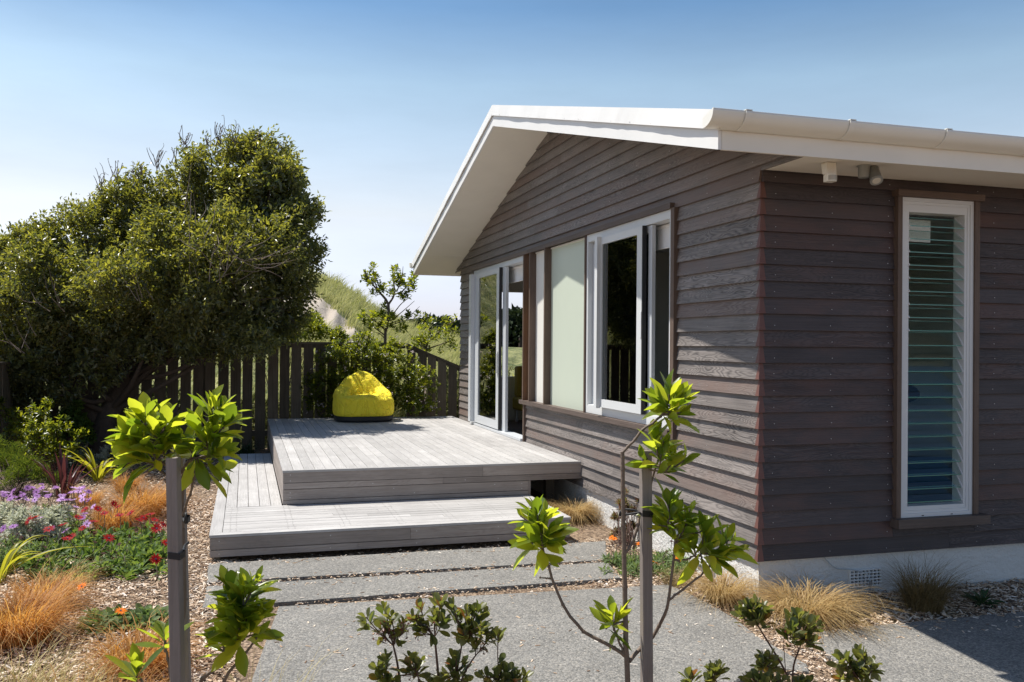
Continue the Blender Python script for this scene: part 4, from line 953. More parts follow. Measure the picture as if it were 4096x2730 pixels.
def tussock(label, base, R, n, Lr, mat, lean=(0, 0), w=.0038, rise=(.75, 1.1), droop=(.45, .8), out=(.2, .75), cat='grass clump', group='sedge tussocks', name='sedge_tussock', strands=0, seg=6):
    n = int(n * .72); b = np.array([base[0], base[1], -.29]); t = tag(empty(name, b), label, cat, group)
    mb = MB(); a = rng.uniform(0, 6.283, n); r_ = R * np.sqrt(rng.random(n))
    P = b + np.stack([r_ * np.cos(a), r_ * np.sin(a), 0 * a], 1); az = a + rng.normal(0, .6, n)
    blades(mb, P, az, rng.uniform(*Lr, n), rng.uniform(*rise, n), rng.uniform(*out, n), rng.uniform(*droop, n), w * rng.uniform(.7, 1.3, n), seg, 0, lean)
    part('blades', mb, mat, t)
    mb = MB(); m_ = max(60, n // 7); a = rng.uniform(0, 6.283, m_); P = b + np.stack([R * .8 * rng.random(m_) * np.cos(a), R * .8 * rng.random(m_) * np.sin(a), 0 * a], 1)
    blades(mb, P, a, rng.uniform(Lr[0] * .4, Lr[0] * .7, m_), rng.uniform(.8, 1, m_), rng.uniform(.1, .4, m_), rng.uniform(.2, .5, m_), w, 3); part('thatch', mb, LM['brown'], t)
    return t
def straps(label, base, n, Lr, w, mat, name, cat, spread=(.15, .8), droop=(.1, .5), group=None, lean=(0, 0), az0=None, R=.05):
    b = np.array([base[0], base[1], -.29]); t = tag(empty(name, b), label, cat, group)
    for i in range(n):
        a = rng.uniform(0, 6.283) if az0 is None else az0 + rng.normal(0, .9); L = rng.uniform(*Lr); o_ = rng.uniform(*spread); d_ = rng.uniform(*droop)
        tt_ = np.linspace(0, 1, 9); dh = np.array([math.cos(a), math.sin(a), 0]); sd = np.array([-math.sin(a), math.cos(a), 0])
        p0 = b + dh * R * rng.random()
        Cc = p0 + dh[None] * (L * o_ * (tt_ * .5 + .5 * tt_ ** 2))[:, None] + np.array([lean[0], lean[1], 0])[None] * (L * tt_ ** 2)[:, None]
        Cc[:, 2] += L * (tt_ * math.sqrt(max(.1, 1 - o_ * o_ * .7)) - d_ * tt_ ** 3)
        ww = w * rng.uniform(.75, 1.2) * np.clip(np.minimum(.55 + tt_ * 2, (1.02 - tt_) * 2.2), .03, 1) / 2; up = np.array([0, 0, 1.]) - dh * .4
        V = np.stack([Cc - sd * ww[:, None] + up * (ww * .5)[:, None], Cc, Cc + sd * ww[:, None] + up * (ww * .5)[:, None]], 1).reshape(-1, 3)
        F = [(3 * j, 3 * j + 1, 3 * j + 4, 3 * j + 3) for j in range(8)] + [(3 * j + 1, 3 * j + 2, 3 * j + 5, 3 * j + 4) for j in range(8)]
        mb = MB(); mb.raw(V, F, 0, None, True); part('leaf', mb, mat, t)
    return t
def flower(parent, c, ax, r_, petal, n=14, layers=1, eye=True, name='flower', w=.30):
    ax = unit(ax); u, v = perp(ax); mb = MB(); a = np.arange(n) * 6.2832 / n + rng.normal(0, .08, n)
    rd = np.cos(a)[:, None] * u + np.sin(a)[:, None] * v; D = rd + ax * rng.uniform(.05, .35); N = np.repeat(ax[None], n, 0) - rd * .2
    leaves(mb, np.repeat(np.asarray(c)[None], n, 0) + rd * r_ * .12, D, N, r_ * rng.uniform(.85, 1.05, n), r_ * w, 'lance', .1, .12, 0)
    if eye: mb.tube([np.asarray(c) - ax * r_ * .05, np.asarray(c) + ax * r_ * .12], [r_ * .2, r_ * .16], 8, 1)
    return part(name, mb, [petal, PM['eye']], parent)
def bush(label, name, cat, tips_, n, leaf, mat, L, base, wr=.45, tpl='mid', spread=(15, 85), group=None, stem=M['twigdark'], jit=.2, up=.6, stems=6, sr=.006):
    """tips_: list of lobes (centre, radius); leafy shoot tips fill them, stems run from the base"""
    b = np.asarray(base, float); t = tag(empty(name, b), label, cat, group); mb = MB(); sm_ = MB()
    wts = np.array([r_ ** 2 for _, r_ in tips_]); wts /= wts.sum()
    for i, k_ in enumerate(rng.choice(len(tips_), n, p=wts)):
        c, r_ = tips_[k_]; d = unit(rng.normal(0, 1, 3)); d[2] = d[2] if d[2] > -.5 else -d[2]
        p = c + d * r_ * rng.uniform(.45, 1.05); ax = unit(d * .7 + [0, 0, up] + rng.normal(0, .2, 3))
        rosette(mb, p, ax, leaf, L * rng.uniform(.75, 1.15), wr, spread, L * .9, tpl, 0, .15, .25, jit, .6)
        if i % max(1, n // (stems * 8)) == 0:
            q = c + (b - c) * .25; sm_.tube(spline([b + rng.normal(0, .03, 3) * [1, 1, 0], (b + c) / 2 + rng.normal(0, .04, 3), p], 8), np.linspace(sr, sr * .4, len(spline([b, b, p], 8))), 5)
    part('foliage', mb, mat, t); part('stems', sm_, stem, t)
    return t
lob = lambda x, y, d, r_: (at(x, y, d), r_ * px(d))

# --- big evergreen tree in front of the back fence
bt = tag(empty('evergreen_tree', (-5.35, 9.0, -.29)), 'broad windswept evergreen tree with dark glossy leaves in front of the fence', 'tree')
D0 = 13.3
LB = [(600, 395, 90, .1), (520, 425, 110, .3), (440, 470, 100, .1), (340, 510, 105, .2), (250, 555, 100, 0), (150, 600, 100, .2), (60, 640, 95, 0), (-40, 690, 110, 0), (645, 440, 60, -.1), (640, 470, 75, -.2),
      (695, 500, 46, -.2), (690, 575, 58, -.1), (668, 660, 65, 0), (600, 560, 120, -.7), (490, 600, 125, -1.1), (370, 630, 120, -1.2), (240, 660, 115, -1.2), (120, 700, 110, -1.1), (10, 760, 115, -.9), (-70, 800, 90, -.4),
      (570, 690, 105, -.8), (450, 715, 100, -1.0), (330, 730, 90, -.8), (190, 750, 95, -1.0), (80, 800, 85, -1.0), (625, 700, 60, -.4), (200, 830, 55, -1.1), (130, 850, 50, -1.0), (30, 850, 60, -1.0), (560, 760, 45, -.5), (400, 770, 50, -.6),
      (350, 775, 55, -.9), (440, 785, 50, -.8), (520, 780, 50, -.7), (600, 770, 48, -.5), (660, 745, 45, -.3), (250, 790, 55, -1), (150, 900, 35, -1), (60, 900, 45, -.9), (240, 860, 40, -.9), (0, 590, 60, .1), (55, 570, 60, .1), (110, 550, 60, .1), (190, 510, 60, .1), (300, 450, 70, .1), (715, 480, 26, -.1), (300, 620, 130, .8), (480, 560, 140, .9), (590, 560, 110, .8), (140, 720, 120, .5)]
lobes = [(at(x, y, D0 + dz), r_ * px(D0 + dz)) for x, y, r_, dz in LB]
for i in range(75):
    c, r_ = lobes[rng.integers(0, 31)]; d = unit(rng.normal(0, 1, 3) + np.array([-.1, -.35, .35])); lobes.append((c + d * r_ * .92, rng.uniform(.16, .34)))
lobes = [l_ for i, l_ in enumerate(lobes) if i < len(LB) or ((l_[0] - CAM) @ RW[:, 0]) / ((l_[0] - CAM) @ RW[:, 2]) * FPX / K + 2048 / K < 690]
lobes = [(c, r_ * (.93 if i < len(LB) else 1)) for i, (c, r_) in enumerate(lobes)]
LC = np.array([c for c, r_ in lobes]); LR = np.array([r_ for c, r_ in lobes])
mb = MB(); tw = MB(); tips = []
for c, r_ in lobes:
    n = int(215 * r_ * r_ / .45)
    d = unit(rng.normal(0, 1, (n, 3))); p = c + d * (r_ * rng.uniform(.72, 1.06, n) * (1 + .16 * np.sin(d[:, 0] * 7 + c[0] * 5) * np.cos(d[:, 2] * 6 + c[1])))[:, None]
    dist = np.linalg.norm(p[:, None] - LC[None], axis=2) / LR[None]; keep = (dist < .66).sum(1) == 0
    hole = np.sin(p[:, 0] * 2.9 + 1.3) + np.sin(p[:, 1] * 3.1) + np.sin(p[:, 2] * 3.7 + p[:, 0]); keep &= ~((hole < -1.25) & (rng.random(n) < .88))
    tips += list(zip(p[keep], d[keep]))
tips = [(p, d) for p, d in tips if p[2] > -.1]
CON = [(-400, 640), (-60, 560), (0, 538), (15, 523), (84, 501), (161, 460), (205, 447), (227, 426), (264, 410), (311, 382), (388, 342), (465, 310), (586, 300), (632, 300), (660, 312), (676, 345), (680, 385), (692, 425), (712, 455), (738, 442), (744, 470), (722, 520), (738, 560), (752, 596), (734, 632), (716, 700), (700, 790), (640, 830), (300, 1000), (-400, 1000)]
pt_ = np.array([p for p, d in tips]); qq = (pt_ - CAM) @ RW; fx3 = (qq[:, 0] / qq[:, 2] * FPX + 2048) / K + rng.normal(0, 4, len(qq)); fy3 = (qq[:, 1] / qq[:, 2] * FPX + 1365) / K + rng.normal(0, 4, len(qq)) - 8
ok = inside(CON, fx3, fy3); tips = [t_ for t_, k_ in zip(tips, ok) if k_]
TP = np.array([p for p, d in tips]); TD = np.array([d for p, d in tips]); n = len(TP); per = 30
ax = unit(TD * .75 + np.array([.05, -.05, .55]) + rng.normal(0, .35, (n, 3)))
s_ = rng.random((n, per)); P = TP[:, None] + ax[:, None] * (s_[..., None] * .26 - .16) + rng.normal(0, .035, (n, per, 3))
D = ax[:, None] * .5 + rng.normal(0, .62, (n, per, 3)); N = rng.normal(0, .5, (n, per, 3)) + np.array([0, 0, .9])
leaves(mb, P.reshape(-1, 3), D.reshape(-1, 3), N.reshape(-1, 3), rng.uniform(.05, .088, n * per), rng.uniform(.024, .038, n * per), 'dia', .25, .15)
IN = []
for c, r_ in lobes:
    k_ = int(1500 * r_ ** 2); d = unit(rng.normal(0, 1, (k_, 3))); IN.append(c + d * (r_ * rng.random(k_) ** .6 * .75)[:, None])
IN = np.concatenate(IN); IN = IN[IN[:, 2] > .3]; n2 = len(IN)
leaves(mb, IN, rng.normal(0, 1, (n2, 3)), rng.normal(0, 1, (n2, 3)), rng.uniform(.08, .13, n2), .055, 'dia', .2, .2)
part('crown', mb, LM['tree'], bt)
mb = MB(); tb = np.array([-5.3, 8.95, -.35])
trunk = spline([tb, tb + [.08, 0, .6], tb + [.35, .05, 1.2], tb + [.7, .1, 1.9]], 14); mb.tube(trunk, np.linspace(.17, .11, len(trunk)), 12)
t2_ = spline([tb + [.02, .05, .5], tb + [-.35, .0, 1.2], tb + [-1.0, .1, 2.0]], 10); mb.tube(t2_, np.linspace(.12, .07, len(t2_)), 10)
part('trunk', mb, M['bark'], bt)
mb = MB()
for i in range(0, len(LB)):
    c, r_ = lobes[i]; s0_ = trunk[rng.integers(5, len(trunk))] if c[0] > -6 else t2_[rng.integers(3, len(t2_))]
    m_ = (s0_ + c) / 2 + [0, 0, -.15]; q = spline([s0_, m_, c], 10); mb.tube(q, np.linspace(.05, .018, len(q)), 6)
    for j in range(6):
        e = c + unit(rng.normal(0, 1, 3)) * r_ * .95; q2 = spline([c + (m_ - c) * .3 * rng.random(), (c + e) / 2 + rng.normal(0, .06, 3), e], 8); mb.tube(q2, np.linspace(.014, .004, len(q2)), 4)
# bare twigs: the upright sprays on the windward slope and the dead wood in the middle of the crown
for x, y, k_, h_ in ((232, 415, 8, 42), (262, 395, 8, 38), (300, 395, 5, 28), (360, 365, 10, 42), (425, 320, 9, 38), (500, 310, 12, 46), (540, 310, 7, 38), (590, 320, 4, 25), (325, 390, 4, 28), (180, 480, 4, 20), (640, 330, 4, 16), (400, 350, 5, 24), (475, 320, 5, 26)):
    b = at(x, y + 22, D0 - .1 + rng.normal(0, .1))
    for j in range(k_):
        e = b + sdir(rng.normal(.1, .35), -1, rng.normal(0, .3)) * px(D0) * h_ * rng.uniform(.5, 1.25) + [0, 0, .06]; m_ = (b + e) / 2 + rng.normal(0, .02, 3); q = spline([b + rng.normal(0, .05, 3), m_, e, e + rng.normal(0, .025, 3)], 9); mb.tube(q, np.linspace(.006, .0025, len(q)), 4, 1)
for x, y, dx, dy in ((470, 560, -.3, -1), (500, 600, .2, -1), (520, 640, .6, -.8), (560, 600, 1, -.3), (600, 610, 1, -.35), (450, 500, -.1, -1), (540, 570, .9, -.2), (480, 640, .3, -1), (340, 700, -.3, -1), (140, 700, -.5, -1), (60, 790, -.4, -1)):
    for j in range(5):
        b = at(x + rng.normal(0, 20), y + rng.normal(0, 14), D0 - 1.85 + rng.normal(0, .12)); e = b + sdir(dx + rng.normal(0, .35), dy + rng.normal(0, .35), rng.normal(0, .3)) * rng.uniform(.25, .6)
        q = spline([b, (b + e) / 2 + rng.normal(0, .03, 3), e], 7); mb.tube(q, np.linspace(.006, .002, len(q)), 4, 1)
part('branches', mb, [M['bark'], M['deadtwig']], bt)

# --- hedge bush behind the beanbag, young tree and shrubs beyond the fence
hb = [lob(*a) for a in ((775, 835, 14.5, 52), (840, 825, 14.5, 58), (905, 845, 14.5, 60), (960, 880, 14.45, 48), (740, 890, 14.45, 48), (800, 900, 14.4, 60), (880, 910, 14.4, 60), (950, 930, 14.4, 45), (990, 935, 14.4, 22), (770, 940, 14.45, 40), (725, 930, 14.45, 30), (905, 800, 14.6, 25), (830, 790, 14.6, 30))]
hd_ = bush('dense round-leaved hedge bush behind the beanbag', 'hedge_bush', 'bush', hb, 1500, 10, LM['raphlit'], .055, (-1.6, 9.6, -.3), .5, 'mid', (15, 80))
fm = MB()
for i in range(90):
    c, r_ = hb[rng.integers(len(hb))]; d = unit(rng.normal(0, 1, 3) + np.array([0, -.8, .3])); p = c + d * r_ * 1.02
    k_ = 5; leaves(fm, np.repeat(p[None], k_, 0) + rng.normal(0, .012, (k_, 3)), rng.normal(0, 1, (k_, 3)) + d, rng.normal(0, 1, (k_, 3)), .022, .016, 'dia', .1, .1)
part('blossom', fm, PM['white'], hd_)
def sparse_tree(label, name, cat, base, polys, rads, tips_, L, mat, depth, nl=9, tpl='mid'):
    t = tag(empty(name, base), label, cat); sm_ = MB(); lf = MB()
    for pl, r_ in zip(polys, rads):
        pts = [base if p is None else at(p[0], p[1], depth + (p[2] if len(p) > 2 else 0)) for p in pl]; q = spline(pts, 14); sm_.tube(q, np.linspace(r_, r_ * .35, len(q)), 6)
    for tp in tips_:
        rosette(lf, at(tp[0], tp[1], depth + rng.normal(0, .12)), sdir(rng.normal(0, .4), -1, rng.normal(0, .4)), nl, L * rng.uniform(.8, 1.2), .5, (15, 80), L * 1.2, tpl, 0, .15, .25, .2, .6)
    part('branches', sm_, M['twig'], t); part('foliage', lf, mat, t); return t
z3 = lambda x, y: (x * .29308 + 574.5, y * .29308 + 574.5)
pl = [[None, z3(1060, 700), z3(1075, 620), z3(1085, 560)], [z3(1085, 560), z3(1085, 430), z3(1040, 360), z3(1010, 330), z3(930, 230), z3(900, 170)], [z3(1010, 330), z3(975, 240), z3(965, 140)], [z3(1085, 430), z3(1130, 350), z3(1125, 240), z3(1120, 150)],
      [z3(1130, 350), z3(1200, 320), z3(1260, 240), z3(1290, 190)], [z3(1085, 560), z3(1180, 430), z3(1270, 360)], [z3(1100, 560), z3(1200, 480), z3(1290, 400)], [z3(1075, 640), z3(980, 560), z3(900, 500)], [z3(1070, 680), z3(960, 600), z3(880, 560)],
      [z3(1080, 600), z3(1200, 560), z3(1310, 540)], [z3(1150, 330), z3(1190, 220), z3(1200, 130)], [z3(1085, 580), z3(1230, 530), z3(1330, 445)], [z3(1060, 700), z3(1020, 660), z3(960, 640)]]
tp = [z3(*p) for p in ((900, 165), (905, 200), (965, 130), (970, 180), (960, 230), (930, 235), (1000, 250), (1060, 270), (1010, 320), (1045, 300), (960, 310), (1120, 150), (1145, 155), (1115, 200), (1130, 310), (1170, 260), (1180, 340), (1200, 190), (1195, 240), (1250, 230), (1290, 200), (1270, 175),
    (1240, 300), (1280, 280), (1210, 350), (1030, 480), (1000, 500), (950, 510), (1060, 560), (1110, 500), (960, 560), (1010, 580), (900, 560), (940, 600), (1110, 580), (1170, 560), (1230, 510), (1310, 480), (1190, 620), (1050, 520), (1120, 530), (890, 480), (880, 520), (1250, 490), (1060, 440), (1100, 330), (1140, 210), (1220, 270))]
sparse_tree('slender young tree with sparse leaves standing beyond the fence', 'young_tree', 'tree', np.array([*at(889, 800, 16.6)[:2], -.3]), pl, [.035, .03, .016, .022, .018, .012, .012, .016, .014, .012, .012, .01, .012], tp + [(a + rng.normal(0, 6), b + rng.normal(0, 6)) for a, b in tp + tp], .085, LM['raphlit'], 16.6, 12)
pl = [[None, z3(1380, 780), z3(1430, 700), z3(1520, 610), z3(1600, 560)], [z3(1430, 700), z3(1400, 600), z3(1380, 500)], [z3(1380, 780), z3(1500, 740), z3(1600, 700)], [z3(1480, 650), z3(1540, 560), z3(1530, 520)], [z3(1380, 780), z3(1300, 720), z3(1250, 660)]]
tp = [z3(rng.uniform(1330, 1625), rng.uniform(520, 780)) for i in range(70)] + [z3(rng.uniform(1240, 1400), rng.uniform(650, 800)) for i in range(30)] + [z3(1380, 500), z3(1370, 520), z3(1530, 515), z3(1610, 510)]
sparse_tree('spreading leafy shrub between the young tree and the house corner', 'garden_shrub', 'bush', np.array([*at(980, 840, 13.9)[:2], -.3]), pl, [.022, .012, .014, .012, .012], tp, .075, LM['raphlit'], 13.9 + 1.6, 8)
bush('bright green shrub beyond the fence between big tree and dune', 'garden_shrub', 'bush', [lob(*a) for a in ((690, 760, 17, 45), (735, 765, 17, 32), (650, 775, 17, 40), (780, 780, 17, 28), (720, 735, 17.5, 25), (600, 780, 17, 35))], 420, 9, LM['raphlit'], .085, (-2.6, 12.4, -.3), .45, 'dia', (15, 85))
straps('spiky yellow-green flax beyond the fence beside the young tree', at(812, 800, 17), 22, (.5, .8), .045, LM['flax'], 'flax', 'flax', (.3, .95), (.1, .5))
for o in [COL.objects[-1]]: pass
b_ = COL.objects['flax']; b_.location.z = .75 - .0
b_ = at(1185, 838, 21.5); straps('large yellow-green flax seen through the open door and end window', b_, 40, (.8, 1.5), .06, LM['flax'], 'flax', 'flax', (.3, .95), (.1, .5))

# --- garden bed on the left
G_ = lambda x, y: gnd(x, y)
bush('yellow-green hawthorn shrub at the left against the dark fence', 'hawthorn_shrub', 'bush', [lob(*a) for a in ((60, 975, 11.2, 38), (100, 950, 11.2, 30), (130, 1000, 11, 42), (80, 1010, 11, 45), (40, 1000, 11.2, 36), (150, 1040, 10.9, 36), (100, 1050, 10.9, 40), (20, 960, 11.3, 24), (185, 1000, 11, 20), (110, 925, 11.3, 14), (0, 930, 11.4, 14))], 300, 9, LM['raphlit'], .062, G_(100, 1095), .5, 'mid', (15, 75))
bush('mid-green leafy shrub close to the tree trunk', 'garden_shrub', 'bush', [lob(*a) for a in ((165, 960, 12.2, 30), (185, 985, 12.1, 26), (150, 990, 12.2, 28), (205, 1005, 12, 18), (175, 935, 12.3, 16))], 150, 9, LM['fine'], .085, G_(170, 1070), .5, 'mid')
bush('feathery fine-leaved green shrub at the left edge', 'feathery_shrub', 'bush', [lob(*a) for a in ((20, 1060, 10.2, 45), (60, 1080, 10, 42), (95, 1095, 9.9, 30), (-20, 1040, 10.3, 40), (30, 1105, 9.8, 35), (130, 1105, 10, 20))], 700, 12, LM['fine'], .06, G_(30, 1150), .10, 'dia', (5, 60))
bush('grey-green felt-leaved shrub right of the hawthorn', 'silver_shrub', 'bush', [lob(*a) for a in ((180, 1035, 11.6, 26), (185, 1060, 11.4, 28), (205, 1055, 11.4, 22))], 90, 10, LM['grey'], .055, G_(185, 1085), .38, 'mid', (20, 80))
bush('pale silver shrub between the tree trunk and the yellow flax', 'silver_shrub', 'bush', [lob(*a) for a in ((250, 1045, 11.8, 24), (228, 1055, 11.7, 18), (280, 1050, 11.8, 18), (300, 1035, 11.9, 14))], 90, 10, LM['silver'], .05, G_(250, 1072), .38, 'mid', (20, 80))
straps('yellow-green flax behind the copper sedge', G_(225, 1108), 26, (.35, .75), .035, LM['flax'], 'flax', 'flax', (.25, .9), (.15, .6))
straps('purple-leaved flax behind the mauve daisies', G_(145, 1150), 26, (.40, .72), .036, LM['purple'], 'flax', 'flax', (.1, .85), (0, .25), None, (0, 0), None, .08)
straps('yellow strap-leaved flax at the left edge of the bed', G_(-8, 1345), 12, (.35, .62), .032, LM['flax'], 'flax', 'flax', (.35, .95), (.2, .65), None, (.12, 0), 0.4)
cs = [('small copper sedge behind the purple flax', (203, 1165), .10, 520, (.28, .46), .9), ('large copper sedge left of the front stake', (322, 1190), .18, 1700, (.42, .72), 1), ('low copper sedge beside the red daisies', (262, 1218), .15, 1100, (.34, .60), 1),
      ('big orange sedge clump at the left edge, its base in shade', (45, 1478), .16, 1800, (.40, .64), 1), ('orange sedge clump behind the big one, by the red daisies', (105, 1400), .13, 1200, (.30, .50), 1), ('copper sedge between the silver bush and the front stake', (375, 1165), .11, 700, (.30, .50), 1), ('pale copper sedge at the back of the bed near the deck corner', (290, 1130), .11, 700, (.30, .48), 1), ('orange sedge in front of the grey-green groundcover', (318, 1548), .15, 1300, (.32, .52), 1)]
for lab, (x, y), R, n, Lr, q in cs: tussock(lab, G_(x, y), R, n, Lr, LM['rust'], (.10, -.05), .0042)
tussock('dry straw-coloured grass at the bottom left corner', gnd(30, 1640), .35, 700, (.25, .5), LM['straw'], (.15, -.05), .0032, (.7, 1.05), (.3, .7))
tussock('wispy dry grass beside the copper sedge at the bottom edge', gnd(215, 1660), .30, 420, (.25, .45), LM['rust'], (.12, -.05), .003)
tussock('thin dry grass wisps at the edge of the patio', gnd(600, 1660), .18, 70, (.25, .5), LM['straw'], (.1, 0), .0024, (.9, 1.2), (.2, .5))
tussock('dark grass tuft below the fence behind the lower deck', (-3.25, 8.6), .10, 380, (.35, .6), LM['weed'], (0, 0), .006)
def daisies(label, name, center, pts, mat, petal, hr, leaf_n, L, wr, flowers, fr, spent=0, tpl='mid', green=True, stalk=.10, two=None):
    t = tag(empty(name, center), label, 'flowers'); mb = MB(); sm_ = mb; pts = np.array(pts)
    for i in range(leaf_n):
        p = pts[rng.integers(len(pts))] + rng.normal(0, .05, 3) * [1, 1, 0]; p[2] = -.27 + abs(rng.normal(0, .3)) * hr
        rosette(mb, p, unit(np.array([0, 0, 1.]) + rng.normal(0, .35, 3)), 8, L * rng.uniform(.7, 1.2), wr, (15, 80), .03, tpl, 0, .3, .2, .2, .6)
    for i in range(len(flowers)):
        p = np.array(flowers[i]); b = p + rng.normal(0, .03, 3); b[2] = -.22 + .3 * (p[2] + .29); q = spline([b, (b + p) / 2 + rng.normal(0, .012, 3), p], 6); sm_.tube(q, .0028, 4, 1)
        flower(t, p, np.array([0, -.25, 1.]) + rng.normal(0, .35, 3), fr * rng.uniform(.8, 1.1), two if (two and rng.random() < .3) else petal)
    for i in range(spent):
        p = pts[rng.integers(len(pts))] + rng.normal(0, .05, 3); p[2] = -.29 + hr + rng.uniform(-.02, .09); b = p * [1, 1, 0] + [0, 0, -.25] + rng.normal(0, .02, 3)
        q = spline([b, (b + p) / 2 + rng.normal(0, .012, 3), p], 6); sm_.tube(q, .0025, 4, 1); flower(t, p, rng.normal(0, .5, 3) + [0, 0, 1], fr * .42, PM['seed'], 9, 1, True, 'spent_flower', .5)
    part('foliage', mb, [mat, M['twig']], t)
    return t
hz = lambda x, y, z: gnd(x, y, z)
reg = [gnd(rng.uniform(60, 388), rng.uniform(1235, 1338)) for i in range(160)]
rf = [hz(x, y, rng.uniform(-.07, .02)) for x, y in ((66, 1196), (120, 1172), (145, 1205), (195, 1172), (190, 1215), (215, 1200), (225, 1170), (262, 1158), (275, 1185), (300, 1180), (330, 1190), (355, 1195), (345, 1183), (250, 1237), (165, 1233), (155, 1238), (112, 1216), (320, 1195), (382, 1248), (360, 1215), (80, 1190), (180, 1190), (375, 1205), (270, 1165), (358, 1285), (240, 1180))]
daisies('red African daisies with green leaves left of the stake', 'red_daisies', gnd(240, 1320), reg, LM['gaz'], PM['red'], .14, 480, .09, .36, rf, .044, 40, 'mid')
reg = [gnd(rng.uniform(5, 200), rng.uniform(1195, 1225)) for i in range(80)]
pf = [hz(rng.uniform(-5, 55), rng.uniform(1125, 1150), rng.uniform(.02, .08)) for i in range(14)] + [hz(rng.uniform(60, 215), 1122 + (i % 4) * 9 + max(0, 0), rng.uniform(-.02, .05)) for i in range(32)] + [hz(x, y, -.02) for x, y in ((95, 1113), (130, 1120), (180, 1130), (205, 1150), (215, 1165), (190, 1190), (200, 1205), (195, 1180), (150, 1220), (90, 1190), (8, 1215), (175, 1165), (120, 1215), (30, 1210))]
daisies('mauve daisies massed behind the silver-leaved bush', 'mauve_daisies', gnd(110, 1215), reg, LM['gaz'], PM['purple'], .20, 150, .06, .3, pf, .037, 0, 'mid', two=PM['pale'])
bush('silver-white felt-leaved bush in front of the mauve daisies', 'silver_shrub', 'bush', [(gnd(x, y, -.12), r_) for x, y, r_ in ((20, 1190, .14), (60, 1195, .14), (100, 1195, .13), (135, 1192, .12), (-10, 1200, .14), (40, 1215, .14), (80, 1215, .13), (120, 1212, .12))], 260, 11, LM['silver'], .062, gnd(70, 1245), .34, 'mid', (15, 85))
reg = [gnd(rng.uniform(195, 385), rng.uniform(1425, 1455)) for i in range(50)]
bush('low grey-green mat plant at the left edge under the strap-leaved flax', 'mat_plant', 'groundcover', [(gnd(x, y, -.22), r_) for x, y, r_ in ((20, 1270, .12), (50, 1285, .12), (90, 1275, .10), (0, 1300, .12))], 110, 9, LM['gazdull'], .05, gnd(40, 1290), .35, 'mid')
daisies('grey-green groundcover with two orange flowers left of the front stake', 'orange_daisies', gnd(290, 1445), reg, LM['gazdull'], PM['orange'], .08, 90, .07, .55, [gnd(188, 1348, -.10), gnd(278, 1404, -.17)], .04, 0, 'round')
tussock('bleached grass tuft at the foot of the red daisies', G_(150, 1345), .18, 300, (.2, .4), LM['straw'], (.05, -.05), .003)

# --- bed along the house
tussock('tan sedge tussock beside the deck step under the house wall', (-.16, 3.02), .12, 1500, (.34, .56), LM['tan'], (.02, -.06), .004, (.8, 1.1), (.6, 1.0), (.35, 1.0), (.7, 1.1), (.45, .85))
bush('red-tipped upright shrub beside the house wall', 'reddish_shrub', 'bush', [lob(*a) for a in ((1415, 1190, 7.75, 16), (1430, 1160, 7.75, 16), (1450, 1175, 7.75, 16), (1420, 1225, 7.7, 18), (1450, 1215, 7.7, 18), (1440, 1130, 7.8, 10), (1470, 1150, 7.75, 8), (1440, 1240, 7.65, 18))], 130, 12, LM['leuc'], .045, gnd(1440, 1262), .24, 'mid', (10, 45), sr=.004)
reg = [gnd(rng.uniform(1405, 1580), rng.uniform(1290, 1330)) for i in range(60)]
of = [hz(x, y, rng.uniform(-.16, -.1)) for x, y in ((1412, 1238), (1505, 1292), (1560, 1284), (1577, 1265), (1470, 1250), (1405, 1236))]
daisies('orange daisies with narrow leaves at the foot of the house wall', 'orange_daisies', gnd(1490, 1325), reg, LM['gazdull'], PM['orange'], .10, 170, .075, .24, of, .031, 26, 'lance')
tussock('tan sedge tussock at the house corner beside the patio edge', (-.19, .12), .10, 1000, (.30, .50), LM['tan'], (.05, -.03), .0038, (.85, 1.15), (.6, 1.0), (.35, 1.0))
tussock('large golden sedge tussock in sun in front of the house corner', (.10, -.36), .14, 1700, (.36, .60), LM['tan'], (.14, -.06), .0042, (.8, 1.12), (.62, 1.02), (.35, 1.05))
tussock('dark brown sedge tussock in shade under the louvre window', (.98, -.40), .11, 1400, (.36, .62), LM['brown'], (.10, -.02), .0028, (.75, 1.15), (.4, .8))
tussock('sparse brown grass tuft against the daisies near the corner', (-.33, .55), .08, 260, (.18, .3), LM['brown'], (0, 0), .0028)
wt = tag(empty('dandelion_weed', (*gnd(2250, 1392)[:2], -.29)), 'small dark green weed against the white foundation', 'weed'); mb = MB()
for i in range(4): rosette(mb, np.array([*gnd(2250, 1392)[:2], -.27]) + rng.normal(0, .03, 3) * [1, 1, .3], np.array([0, 0, 1.]) + rng.normal(0, .2, 3), 9, .13, .22, (20, 80), .02, 'mid', 0, .3)
part('leaves', mb, LM['weed'], wt)
pp = tag(empty('irrigation_pipe', (.70, -.10, -.29)), 'thin grey irrigation riser pipe standing beside the foundation vent', 'pipe')
gp = plain('grey_pvc', (.20, .21, .22), .5, .1); mb = MB(); mb.tube([(.80, -.10, -.33), (.805, -.10, -.2), (.81, -.10, -.155)], .009, 10); part('riser', mb, gp, pp)
mb = MB(); q = spline([(.81, -.10, -.155), (.805, -.06, -.115), (.74, .005, -.10), (.62, .012, -.085), (.55, .012, -.03), (.52, .01, .0)], 20); mb.tube(q, .0035, 6); part('hose', mb, plain('pale_hose', (.42, .45, .46), .5, .1), pp)
vb = tag(empty('valve_box', (.42, -.40, -.29)), 'dark plastic valve box lid lying in the bark beside the golden tussock', 'valve box')
mb = MB(); mb.box(.34, .52, -.47, -.30, -.30, -.235); o = part('body', mb, plain('dark_plastic', (.03, .032, .036), .5, .1), vb); bv = o.modifiers.new('b', 'BEVEL'); bv.width = .012; bv.segments = 2
